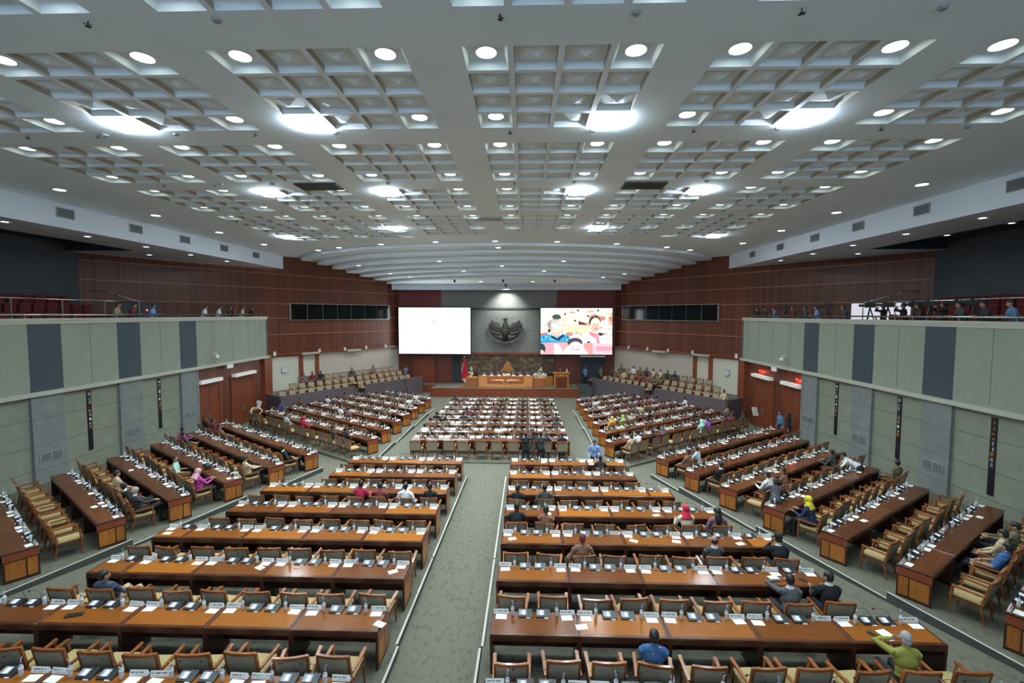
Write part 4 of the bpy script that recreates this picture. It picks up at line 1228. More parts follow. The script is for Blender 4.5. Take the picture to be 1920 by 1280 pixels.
# delegates further off
rp = random.Random(21)
tops = ['cloth_black', 'cloth_suit', 'batik_brown', 'batik_cream', 'batik_red', 'cloth_white', 'cloth_dgrey', 'batik_violet', 'cloth_maroon', 'batik_olive']
for i, c in enumerate(CHAIRS):
    if i in TAKEN: continue
    blk, row = c[2], c[3]
    p = {'centre block': .22 if row > 1 else 0, 'far right wing': .30 if row > 3 else .10, 'far left wing': .30 if row > 3 else .10}.get(blk, 0)
    if rp.random() < p:
        TAKEN[i] = 1
        tp = rp.choice(tops)
        person(c[0], c[1], rp.choice(['lap', 'desk', 'upright']), tp, label='delegate in %s, %s' % (tp.replace('cloth_', '').replace('batik_', 'batik ').replace('dgrey', 'charcoal').replace('suit', 'grey'), c[5]), group='delegates in the %s' % blk)
# standing people on the floor
def stand_p(x, y, face, pname, top, desc, **k): return person((x, y, k.pop('z', F(y) - .0)), face, pname, top, label=desc, **k)
stand_p(3.02, 19.75, PI * .9, 'walk_down', 'cloth_lblue', 'person in a light blue shirt standing in the cross aisle, leaning down', z=F(19.75) - .1)
stand_p(.02, 20.9, .05, 'film', 'cloth_black', 'cameraman in black standing at the left of the camera crew', z=F(20.9) - .1)
stand_p(.72, 21.0, -.05, 'film', 'cloth_suit', 'cameraman in dark clothes behind the tripod camera, centre', z=F(21) - .1)
stand_p(-11.1, 41.6, PI, 'film', 'cloth_black', 'photographer in black on the floor left of the stage', z=0)
stand_p(-11.7, 44.3, PI, 'clasp', 'cloth_steelblue', 'guard in a blue shirt by the back wall, left of the stage', z=.76)
stand_p(5.9, 41.7, PI * .8, 'film', 'cloth_black', 'person in black and pale trousers at the foot of the right stage steps', z=0, bottom='cloth_grey')
stand_p(5.75, 44.3, PI, 'clasp', 'cloth_steelblue', 'guard in a blue shirt at the dark doorway, right of the stage', z=.76)
stand_p(7.25, 44.3, PI, 'clasp', 'batik_olive', 'person in patterned shirt at the right side of the dark doorway', z=.76)
stand_p(14.9, 27.0, PI * .55, 'stand', 'cloth_steelblue', 'person in a blue shirt standing by the right doors', z=F(27) - .1, bottom='cloth_navy')
stand_p(14.95, 26.25, PI * .4, 'stand', 'cloth_black', 'person in black with a white scarf at the right doors', z=F(26.25) - .1, hair='hijab', hcol='cloth_black', collar='cloth_white')
stand_p(-17.3, 28.3, -2.2, 'bend', 'batik_cream', 'person in cream batik bending over a chair by the left doors', z=F(22.4) + .02)
stand_p(8.0, 14.6, -.5, 'bend', 'cloth_suit', 'person in a dark suit bending low over a right wing desk', z=F(15.7) + .02, bottom='cloth_dgrey')
stand_p(12.9, 17.8, .9, 'bend', 'cloth_white', 'person in a white shirt bending over the desk by the right wall', z=F(15.7) + .02)
# chairs, all but the ones pushed aside
for i, c in enumerate(CHAIRS):
    CHAIR.put(c[0], c[1], '%sbeige armchair, %s' % ('occupied ' if i in TAKEN else '', c[5]), 'armchairs of the %s' % c[2])
for (p, rz, side, k, m) in STAND_SEATS:
    CHAIR.put(p, rz, 'beige armchair, place %s in row %s of the %s stand, counted from the doors' % (ORD[m], ORD[k], side), 'armchairs of the %s stand' % side)
cnt = 0
for (p, rz, side, k, m) in STAND_SEATS:
    want = (side == 'right' and (k == 2 and m > 3 or k == 1 and m > 6 or k == 0 and m in (0, 1, 2))) or (side == 'left' and (k == 2 and m in (0, 1, 2, 6, 9)))
    if want and rp.random() < .85:
        tp = rp.choice(tops)
        person(p, rz, rp.choice(['lap', 'upright']), tp, label='spectator in %s, place %s in row %s of the %s stand' % (tp.replace('cloth_', '').replace('batik_', 'batik ').replace('dgrey', 'dark grey').replace('suit', 'a dark suit'), ORD[m], ORD[k], side), group='spectators in the %s stand' % side)
# gallery
ZG = Z(-1.2)
for (y, top, i) in ((21.3, 'cloth_khaki', 0), (22.2, 'cloth_maroon', 1), (23.4, 'cloth_lblue', 2), (27.3, 'cloth_white', 3), (28.6, 'cloth_white', 4), (29.6, 'cloth_suit', 5), (30.1, 'cloth_maroon', 6), (31.0, 'cloth_cream', 7), (32.0, 'cloth_black', 8)):
    person((-19.6, y, ZG), -PI / 2 + .4, 'rail', top, label='onlooker in %s leaning on the left gallery rail, %s from the left' % (top.split('_')[1].replace('suit', 'dark clothes').replace('lblue', 'light blue'), ORD[i]), group='onlookers on the left gallery')
for (y, top, i) in ((32.2, 'cloth_black', 0), (31.2, 'cloth_suit', 1), (30.1, 'cloth_steelblue', 2), (28.0, 'cloth_maroon', 3), (26.8, 'cloth_dgrey', 4), (25.8, 'cloth_lblue', 5), (23.6, 'cloth_dgrey', 6), (21.3, 'cloth_black', 7), (20.2, 'cloth_black', 8), (19.2, 'cloth_suit', 9), (18.3, 'cloth_black', 10), (17.4, 'cloth_dgrey', 11), (16.5, 'cloth_suit', 12), (15.6, 'cloth_steelblue', 13)):
    person((16.15, y, ZG), PI / 2 - .4, 'rail' if i not in (7, 8, 10) else 'film', top, label='press person in %s at the right gallery rail, %s from the stage end' % (top.split('_')[1].replace('suit', 'dark clothes').replace('dgrey', 'dark grey'), ORD[i]), group='press along the right gallery')

# ------------------------------------------------------------------ stage
YB = 44.95
def stage():
    b = MB(); b.box(-8.6, 4.85, 41.2, YB, -.1, .74, 'carpet')
    b.box(-8.62, 4.87, 41.17, 41.2, -.05, .76, 'frame_wood'); b.box(-8.62, 4.87, 41.17, 41.45, .74, .762, 'frame_wood')
    b.box(4.85, 4.88, 41.17, YB, -.05, .76, 'frame_wood'); b.box(-8.63, -8.6, 41.17, YB, -.05, .76, 'frame_wood')
    for x in (-5.2, -1.9, 1.5): b.box(x - .01, x + .01, 41.16, 41.18, 0, .74, 'black_plastic')
    tag(b.build('stage_platform'), 'low dark timber stage platform with a carpeted deck below the screens', 'stage')
    b = MB(); b.box(-12.5, -8.65, 43.4, YB, -.1, .74, 'parapet_carpet'); b.box(-12.5, -8.65, 43.38, 43.4, -.1, .76, 'frame_wood')
    tag(b.build('stage_side_landing'), 'raised side landing left of the stage under the white screen', 'platform')
    b = MB()
    for k in range(5): b.box(4.95, 8.6, 42.3 + .42 * k, YB, -.1, .152 * (k + 1), 'stage_steps_carpet')
    tag(b.build('stage_steps'), 'green carpeted steps climbing to the dark doorway right of the stage', 'steps')
    # mural and brown stone cladding
    b = MB(); b.box(-6.25, 2.75, 44.7, 44.95, .76 + .0, Z(-3.95), 'mural_relief')
    tag(b.build('relief_mural'), 'wide dark brown relief mural behind the presiding desk', 'mural')
    e = empty('mural_mountain', (-1.77, 44.66, 0), 0, 'golden triangular carved mountain at the middle of the dark mural', 'carving')
    q = MB(); q.prism([(a * .66, c * .72) for a, c in ((-1.35, 0), (1.35, 0), (.9, .45), (.55, .95), (.22, 1.45), (0, 1.75), (-.22, 1.45), (-.55, .95), (-.9, .45))], 0, .06, 'lectern_wood')
    q.xf(Matrix.Rotation(PI / 2, 4, 'X')); o = q.build('mountain_panel', e); o.location = (0, .04, 1.75)
    rg = random.Random(3); w = MB()
    for i in range(46):
        z = rg.random() ** 1.4 * 1.55; x = (rg.random() * 2 - 1) * (1.25 - z * .75)
        w.ball((x * .62, 0, 1.78 + z * .7), (.05, .03, .045), rg.choice(['stage_carving', 'stage_wood']), 6, 4)
    w.build('mountain_carving', e)
    # two wings of mottled stone
    for k, (xa, xb) in enumerate(((-8.7, -7.35), (2.8, 4.85))):
        b = MB(); b.box(xa, xb, 44.75, 44.95, .76, Z(-3.95), 'stone_red')
        tag(b.build('stone_panel'), 'mottled red stone panel on the back wall, %s of the mural' % ('left' if k == 0 else 'right'), 'wall panel')
    # doors
    for k, (xa, xb, m) in enumerate(((-11.0, -9.0, 'frame_wood'), (-7.2, -6.4, 'gallery_dark'), (5.25, 7.75, 'gallery_dark'))):
        b = MB(); b.box(xa, xb, 44.86, 44.97, .76, Z(-4.15), m); b.box(xa - .08, xa, 44.8, 44.97, .76, Z(-4.1), 'frame_wood'); b.box(xb, xb + .08, 44.8, 44.97, .76, Z(-4.1), 'frame_wood')
        struct('door_%d' % (k + 1), b)
    b = MB(); b.box(5.3, 7.7, 44.6, 44.95, Z(-4.12), Z(-4.02), 'fixture_white'); tag(b.build('linear_lamp'), 'slim white linear lamp above the dark doorway right of the stage', 'lamp')
stage()

def presiding_desk():
    e = empty('presiding_desk', (-1.87, 42.3, .76), 0, 'long light wood presiding desk with carved front at the middle of the stage', 'desk')
    def part(n, fn, p=None):
        b = MB(); fn(b); return b.build(n, p or e)
    part('desk_front', lambda b: (b.box(-2.57, 2.57, -.0, .08, 0, .98, 'stage_wood'), b.box(-2.57, 2.57, -.02, .7, .95, 1.0, 'stage_wood_red')))
    part('centre_panel', lambda b: b.box(-1.66, 1.66, -.05, 0, .30, .95, 'stage_wood_red'))
    c = part('lower_trim', lambda b: (b.box(-1.75, 1.75, -.07, 0, 0, .28, 'stage_wood'), [b.box(x - .01, x + .01, -.075, 0, 0, .28, 'stage_wood_red') for x in (-1.17, -.58, 0, .58, 1.17)]))
    def carv(b):
        for s in (-1, 1):
            pts = [(s * .15, -.07, .55), (s * .5, -.07, .63), (s * .95, -.07, .60), (s * 1.4, -.07, .62)]
            b.tube(pts, [.12, .11, .09, .03], 'stage_carving', 8, flat=.4)
        b.lathe((0, -.08, .45), [(.01, 0), (.2, .12), (.01, .24)], 'stage_wood_red', 4)
        b.tube([(-.25, -.07, .42), (0, -.07, .32), (.25, -.07, .42)], .05, 'stage_carving', 6)
    part('carved_ornament', carv)
    for s in (-1, 1): part('side_pier', lambda b: b.box(s * 2.12 - .38, s * 2.12 + .38, -.04, .0, .02, .95, 'stage_wood'))
    part('return_panel', lambda b: [b.box(s * 2.57 - .04, s * 2.57 + .04, 0, .9, 0, .98, 'stage_wood') for s in (-1, 1)])
    for k, s in enumerate((-1, 1)):
        b = MB(); x = -1.87 + s * 3.16
        b.box(x - .52, x + .52, 42.15, 42.9, .76, 1.60, 'stage_wood_red'); b.box(x - .54, x + .54, 42.12, 42.92, 1.60, 1.64, 'stage_wood')
        tag(b.build('flower_stand_table'), 'low reddish side table %s of the presiding desk' % ('left' if s < 0 else 'right'), 'table')
        f = empty('flower_arrangement', (x + (-.1 if s < 0 else .1), 42.4, 1.64), 0, 'white flower arrangement on the %s side table on the stage' % ('left' if s < 0 else 'right'), 'flowers')
        p = MB(); p.lathe((0, 0, 0), [(.08, 0), (.12, .1), (.10, .2), (.13, .22)], 'white_card', 10); p.build('vase', f)
        g = MB(); r = random.Random(k + 5)
        for i in range(34):
            a = r.random() * 6.28; z = r.random(); g.ball((math.cos(a) * .28 * (1 - z * .6) * r.random() ** .5, math.sin(a) * .28 * (1 - z * .6) * r.random() ** .5, .25 + z * .75), .055, 'flower_white' if r.random() < .7 else 'leaf_green', 6, 4)
        g.build('blossoms', f)
    # dignitaries with high-backed chairs
    for i in range(7):
        x = -3.95 + i * .68
        ch = MB(); ch.bevelbox(x - .27, x + .27, 43.42, 43.52, 1.2, 2.12, .05, 'speaker_black'); ch.box(x - .26, x + .26, 43.0, 43.45, 1.15, 1.24, 'speaker_black'); ch.box(x - .04, x + .04, 43.15, 43.25, .76, 1.15, 'steel_dull')
        ch.box(x - .22, x + .22, 43.405, 43.425, 1.90, 1.98, 'vent_metal')
        tag(ch.build('high_backed_chair'), 'black high-backed chair at the presiding desk, %s from the left' % ORD[i], 'chair', 'chairs behind the presiding desk')
        person((x, 43.25, .76), PI + (-.15 + .05 * i), ['lap', 'upright', 'desk'][i % 3], 'cloth_black' if i != 3 else 'cloth_suit', label='presiding person in a dark suit, %s from the left behind the desk' % ORD[i], group='people behind the presiding desk', collar='cloth_white')
        pp = MB(); pp.box(-.16, .16, -.06, .06, 0, .12, 'white_card')
        thing_mesh('name_board', pp, 'small white board on the presiding desk, %s from the left' % ORD[i], 'name board', 'boards on the presiding desk', loc=(x + .1, 42.55, 1.76))
    fl = MB(); r = random.Random(9)
    for i in range(22): fl.ball((r.uniform(-.35, .35), r.uniform(-.1, .1), r.uniform(.02, .2)), .07, 'flower_white', 6, 4)
    thing_mesh('table_flowers', fl, 'low bunch of white flowers on the middle of the presiding desk', 'flowers', loc=(-1.8, 42.5, 1.76))
    # secretaries to the right
    b = MB(); b.box(1.6, 2.6, 43.5, 44.1, .76, 1.56, 'lectern_wood'); tag(b.build('secretary_desk'), 'plain wooden desk behind the right flower table on the stage', 'desk')
    for i, x in enumerate((1.0, 1.75, 2.35)):
        person((x, 44.15, .76), PI, 'desk', ['cloth_white', 'cloth_white', 'cloth_black'][i], label='stage secretary in %s at the right end of the stage, %s from the left' % (['white', 'white', 'black'][i], ORD[i]), group='secretaries on the stage')
    for i, x in enumerate((-5.35, -4.85)):
        person((x, 44.2, .76), PI, 'lap', 'cloth_black', label='person in black at the left rear of the stage, %s from the left' % ORD[i])
    b = MB(); b.box(-5.5, -4.95, 43.3, 43.8, .76, 1.9, 'stage_wood_red'); tag(b.build('wooden_cabinet'), 'narrow reddish cabinet at the left rear of the presiding desk', 'cabinet')
presiding_desk()

def lectern():
    e = empty('lectern', (3.3, 42.1, .76), 0, 'tall brown wooden lectern at the right end of the stage', 'lectern')
    b = MB(); b.box(-.55, .55, 0, .5, 0, 1.25, 'lectern_panel'); b.build('column', e)
    [MB().box(a, c, -.04, .54, 0, 1.3, 'lectern_wood').build('side_post', e) for a, c in ((-.68, -.52), (.52, .68))]
    b = MB(); b.box(-.52, .52, -.05, 0, 1.0, 1.3, 'lectern_wood'); b.build('front_board', e)
    b = MB(); b.box(-.12, .12, -.06, -.05, 1.1, 1.2, 'stage_carving'); b.build('gold_emblem', e)
    b = MB(); b.bevelbox(-.78, .78, -.1, .62, 1.3, 1.40, .02, 'lectern_wood'); b.build('lectern_top', e)
    b = MB(); b.tube([(.1, .2, 1.4), (.1, .15, 1.6), (.12, .05, 1.7)], .01, 'black_plastic', 5); b.build('microphone', e)
    person((3.25, 43.0, .76), PI, 'stand', 'cloth_black', label='speaker in a black suit and white shirt behind the lectern', collar='cloth_white')
    g = MB(); g.lathe((0, 0, 0), [(.05, 0), (.06, .1), (.05, .3), (.02, .34)], 'white_card', 10); thing_mesh('white_pitcher', g, 'small white pitcher standing on the lectern top', 'pitcher', loc=(3.8, 42.35, 2.16))
    # flag
    e = empty('national_flag', (-5.75, 42.35, .76), 0, 'red and white flag hanging on a pole at the left of the stage', 'flag')
    b = MB(); b.tube([(0, 0, 0), (.05, 0, 2.72)], .025, 'orange_wood', 8); b.ball((.05, 0, 2.76), .06, 'steel', 8, 6); b.build('flag_pole', e)
    b = MB(); b.lathe((0, 0, 0), [(.25, 0), (.25, .05), (.05, .12)], 'orange_wood', 12); b.build('pole_base', e)
    def cloth(m, pts0):
        c = MB(); n = 10
        for j in range(len(pts0) - 1):
            (z0, xa0, xb0), (z1, xa1, xb1) = pts0[j], pts0[j + 1]
            for i in range(n):
                u, v = i / n, (i + 1) / n
                w = lambda t: .08 * math.sin(t * 14)
                c.quad((xa0 + (xb0 - xa0) * u, w(u), z0), (xa0 + (xb0 - xa0) * v, w(v), z0), (xa1 + (xb1 - xa1) * v, w(v), z1), (xa1 + (xb1 - xa1) * u, w(u), z1), m)
        return c.build('flag_cloth_' + m.split('_')[0], e)
    cloth('red_cloth', [(2.62, -.02, .12), (1.9, -.10, .26), (1.1, -.18, .32), (.72, -.16, .28)])
    cloth('white_cloth', [(2.2, -.12, -.02), (1.7, -.18, -.08), (1.2, -.24, -.16)]); cloth('white_cloth', [(.74, -.16, .28), (.5, -.0, .32), (.3, .14, .30)])
lectern()

# ------------------------------------------------------------------ screens
def screens():
    y = 44.2
    for k, (xa, xb) in enumerate(((-12.3, -5.36), (1.42, 8.26))):
        za, zb = Z(-3.83), Z(.60)
        e = empty('led_screen', ((xa + xb) / 2, y, 0), 0, ['huge glowing white LED screen with faint grey text, left of the eagle', 'huge LED screen showing two seated men in patterned shirts, right of the eagle'][k], 'screen')
        h = (xb - xa) / 2
        b = MB(); b.box(-h - .09, h + .09, .02, .35, za - .09, zb + .09, 'black_plastic'); b.build('screen_housing', e)
        if k == 0:
            p = MB(); p.box(-h, h, 0, .02, za, zb, 'screen_white'); p.build('screen_surface', e)
            t = text_mesh('RAPAT PARIPURNA KE', .40, 'screen_text'); t.parent = e; t.location = (-.15, -.012, Z(-2.0)); t.name = 'screen_lettering'
            g = MB(); g.ball((0, 0, Z(-.72)), (.11, .008, .14), 'screen_text', 10, 6); o = g.build('screen_crest', e); o.location = (-.1, -.008, 0)
        else:
            picture(e, h, za, zb)
def text_mesh(s, size, m, parent=None):
    c = bpy.data.curves.new('lettering', 'FONT'); c.body = s; c.size = size; c.offset = size * .02; c.align_x = 'CENTER'; c.space_character = 1.25
    o = bpy.data.objects.new('lettering', c); COL.objects.link(o)
    bpy.context.view_layer.update()
    me = bpy.data.meshes.new_from_object(o.evaluated_get(bpy.context.evaluated_depsgraph_get()))
    bpy.data.objects.remove(o)
    me.materials.clear(); me.materials.append(MATS[m])
    q = bpy.data.objects.new('lettering', me); COL.objects.link(q); q.rotation_euler = (PI / 2, 0, 0)
    return q
def picture(e, h, za, zb):
    # what the screen shows, drawn as flat glowing shapes in the plane of the screen
    W, H = 2 * h, zb - za
    cols = {}
    def ec(c, s=1.25):
        key = 'pic_%02x%02x%02x' % tuple(int(x * 255) for x in c)
        if key not in MATS: emit(key, [x ** 2.2 for x in c], s)
        return key
    b = MB(); lay = [0]
    def poly(pts, c, s=1.25):
        lay[0] += 1; y = -.0006 * lay[0]
        b.add([(-h + u * W, y, zb - v * H) for u, v in pts], [tuple(range(len(pts)))], ec(c, s))
    def blob(cu, cv, ru, rv, c, s=1.25, a0=0, a1=360, n=18):
        poly([(cu + ru * math.cos(R(a0 + (a1 - a0) * i / n)), cv + rv * math.sin(R(a0 + (a1 - a0) * i / n))) for i in range(n)], c, s)
    poly([(0, 0), (1, 0), (1, 1), (0, 1)], (1, .90, .84))
    r = random.Random(4)
    for i in range(70):
        u, v = r.random(), r.random() * .62
        blob(u, v, r.uniform(.02, .07), r.uniform(.02, .05), r.choice([(1, .98, .9), (.93, .70, .58), (.98, .84, .74), (.86, .93, .88), (1, 1, .97), (.80, .55, .48)]))
    for (u, v) in ((.34, .13), (.52, .05), (.66, .17), (.78, .17), (.48, .27), (.80, .05), (.27, .21), (.5, .52)): blob(u, v, .014, .022, (.22, .27, .27))
    blob(.22, .19, .06, .055, (.25, .35, .33)); blob(.60, .22, .05, .09, (1, .92, .82)); poly([(.53, .28), (.60, .31), (.66, .36), (.53, .36)], (.42, .22, .36))
    poly([(.3, .37), (.66, .37), (.66, .52), (.3, .52)], (1, .86, .72)); poly([(0, .55), (.1, .52), (.1, .58), (0, .6)], (.85, .45, .4))
    # left man
    blob(.20, .37, .10, .14, (.60, .62, .60)); blob(.225, .40, .085, .145, (1, .95, .90)); blob(.15, .44, .022, .05, (.95, .70, .62)); blob(.12, .49, .02, .04, (.22, .26, .28))
    poly([(.14, .5), (.28, .52), (.27, .62), (.15, .62)], (.95, .78, .70))
    poly([(0, .60), (.08, .56), (.15, .58), (.24, .64), (.31, .55), (.40, .60), (.42, .72), (.4, .75), (0, .76)], (.30, .66, .82))
    for i in range(46):
        u, v = r.uniform(.01, .40), r.uniform(.60, .74); blob(u, v, .008, .012, r.choice([(.08, .25, .45), (.80, .94, .97), (.15, .50, .70)]), n=6)
    poly([(.15, .60), (.24, .66), (.31, .57), (.33, .60), (.25, .70), (.14, .63)], (.13, .18, .26))
    blob(.262, .36, .012, .008, (.45, .36, .34), n=8); blob(.305, .40, .014, .03, (1, .90, .84)); blob(.285, .455, .022, .006, (.80, .52, .48), n=8); blob(.20, .30, .06, .05, (.80, .80, .76)); blob(.24, .47, .05, .03, (.97, .84, .78))
    # right man
    blob(.755, .30, .085, .13, (.28, .27, .28)); blob(.765, .35, .072, .145, (.98, .86, .80)); blob(.76, .43, .06, .075, (.95, .72, .66)); blob(.68, .375, .012, .035, (.98, .75, .66))
    for u in (.745, .79): blob(u, .345, .012, .008, (.25, .2, .22), n=8)
    blob(.77, .445, .022, .006, (.62, .25, .25), n=10)
    poly([(.56, .62), (.68, .54), (.74, .58), (.80, .58), (.90, .55), (1, .62), (1, .80), (.56, .80)], (1, .93, .90)); poly([(.68, .50), (.76, .54), (.77, .66), (.68, .57)], (.93, .55, .62)); poly([(.82, .52), (.9, .56), (.83, .60), (.80, .56)], (.25, .25, .26))
    poly([(.76, .54), (.80, .54), (.84, .80), (.79, .80)], (.93, .60, .66))
    for i in range(40): blob(r.uniform(.58, .99), r.uniform(.62, .78), .006, .009, (.85, .70, .72), n=6)
    blob(.67, .74, .022, .03, (.28, .28, .3))
    # chairs and the blurred head in front
    poly([(0, .76), (.46, .73), (.46, 1), (0, 1)], (.93, .66, .70)); poly([(.60, .76), (.72, .74), (.75, 1), (.6, 1)], (.92, .62, .60)); poly([(.73, .76), (1, .76), (1, 1), (.73, 1)], (.95, .78, .82)); poly([(.78, .82), (1, .82), (1, .92), (.78, .92)], (.90, .62, .68))
    poly([(.19, .76), (.25, .78), (.34, 1), (.19, 1)], (1, .98, 1)); poly([(.34, .88), (.40, .8), (.60, .85), (.68, 1), (.3, 1)], (1, .95, .97))
    blob(.48, .74, .105, .10, (.32, .30, .36)); blob(.49, .86, .10, .14, (.98, .88, .88)); poly([(.42, .87), (.57, .88), (.54, .915), (.47, .905)], (.86, .66, .72))
    blob(.44, .82, .022, .012, (.80, .62, .62), n=8); blob(.53, .82, .022, .012, (.80, .62, .62), n=8); blob(.49, .86, .014, .03, (1, .93, .92)); blob(.49, .79, .07, .03, (1, .95, .95))
    blob(.0, .88, .07, .12, (.22, .28, .28)); blob(-.0, .95, .05, .05, (.95, .75, .75))
    b.v = [(min(max(x, -h), h), y, min(max(z, za), zb)) for x, y, z in b.v]
    b.build('screen_picture', e, raw=True)
screens()

# ------------------------------------------------------------------ eagle emblem
def eagle():
    e = empty('eagle_emblem', (-1.98, 44.72, Z(-1.55)), 0, 'large dark bronze eagle emblem with spread wings on the grey panel', 'emblem')
    def ext(pts, y0, y1, m):
        b = MB(); n = len(pts)
        vs = [(x, y0, z) for x, z in pts] + [(x * .97, y1, z * .97) for x, z in pts]
        b.add(vs, [tuple(range(n)), tuple(reversed(range(n, 2 * n)))] + [(i, (i + 1) % n, n + (i + 1) % n, n + i) for i in range(n)], m)
        return b
    def bez(P0, P1, P2, t): return P0 * (1 - t) ** 2 + P1 * 2 * t * (1 - t) + P2 * t * t
    for s in (-1, 1):
        out = [(.2, .38), (.42, .42), (.68, .66), (1.05, .80), (1.38, 1.02), (1.42, .45), (1.62, .66), (1.60, .30), (1.42, -.10), (1.15, -.50), (.72, -.80), (.25, -.95)]
        w = ext([(s * x, z) for x, z in out], -.16, 0, 'eagle_bronze'); w.build('wing_web', e)
        for i in range(9):
            t = i / 8
            tip = Vector([(1.40, 1.08), (1.47, .86), (1.55, .74), (1.64, .72), (1.62, .40), (1.50, .08), (1.32, -.22), (1.08, -.48), (.78, -.68)][i])
            root = Vector((.30 + .02 * i, .30 - .13 * i)); mid = (root + tip) / 2 + Vector((.10 + .22 * (1 - t), -.28 + .10 * t))
            pl = [bez(root, mid, tip, q / 7) for q in range(8)]
            f_ = MB(); f_.tube([(s * p.x, -.17 - .02 * (i % 2), p.y) for p in pl], [.05, .085, .095, .095, .09, .075, .05, .01], 'eagle_bronze', 6, flat=.6)
            f_.build('wing_feather', e)
        th = MB(); th.tube([(s * .18, -.15, -.45), (s * .42, -.2, -.72), (s * .52, -.2, -.98)], [.20, .16, .07], 'eagle_pale', 10); th.build('thigh', e, True)
    b = MB(); b.tube([(0, -.02, -.85), (0, -.12, -.45), (0, -.15, 0), (0, -.14, .40), (0, -.16, .80), (0, -.18, .98)], [.22, .38, .40, .30, .17, .13], 'eagle_bronze', 14); b.build('breast', e, True)
    h = MB(); h.ball((0, -.22, 1.08), (.17, .16, .15), 'eagle_bronze', 12, 8); h.tube([(-.08, -.24, 1.07), (-.26, -.25, 1.06), (-.34, -.25, .98)], [.08, .06, .01], 'eagle_bronze', 8)
    for i in range(4): h.tube([(.05 + .05 * i, -.2, 1.12), (.16 + .05 * i, -.2, 1.22 - .05 * i)], [.04, .01], 'eagle_bronze', 5)
    h.build('head', e, True)
    sh = MB(); sh.add([(x, y, z) for y in (-.56, -.45) for x, z in ((-.30, .28), (.30, .28), (.30, -.10), (.16, -.36), (0, -.46), (-.16, -.36), (-.30, -.10))],
                      [(0, 1, 2, 3, 4, 5, 6), (13, 12, 11, 10, 9, 8, 7)] + [(i, (i + 1) % 7, 7 + (i + 1) % 7, 7 + i) for i in range(7)], 'eagle_bronze')
    sh.box(-.30, .30, -.575, -.56, -.04, .0, 'eagle_pale'); sh.ball((0, -.58, 0), (.10, .02, .10), 'eagle_pale', 8, 6); sh.build('breast_shield', e)
    t = MB()
    for i in range(7):
        a = R(-90 + (i - 3) * 13); t.tube([(math.cos(a) * .3, -.06, -.55 + math.sin(a) * .2), (math.cos(a) * .62, -.06, -.62 + math.sin(a) * .62)], [.10, .05], 'eagle_bronze', 6, flat=.5)
    t.build('tail_feathers', e)
    rb = MB(); n = 16
    for i in range(n):
        u0, u1 = -1 + 2 * i / n, -1 + 2 * (i + 1) / n
        f = lambda u: (u * 1.25, -.25, -1.30 + .42 * u * u)
        (x0, y0, z0), (x1, y1, z1) = f(u0), f(u1)
        rb.add([(x0, y0, z0), (x1, y1, z1), (x1, y1, z1 + .20), (x0, y0, z0 + .20), (x0, y0 + .06, z0), (x1, y1 + .06, z1), (x1, y1 + .06, z1 + .20), (x0, y0 + .06, z0 + .20)], [(0, 1, 2, 3), (7, 6, 5, 4), (3, 2, 6, 7), (0, 4, 5, 1)], 'eagle_pale')
    for s in (-1, 1): rb.tube([(s * 1.25, -.22, -.80), (s * 1.0, -.2, -.95), (s * .85, -.15, -1.12)], [.05, .10, .06], 'eagle_pale', 6, flat=.5)
    rb.build('ribbon_scroll', e)
eagle()

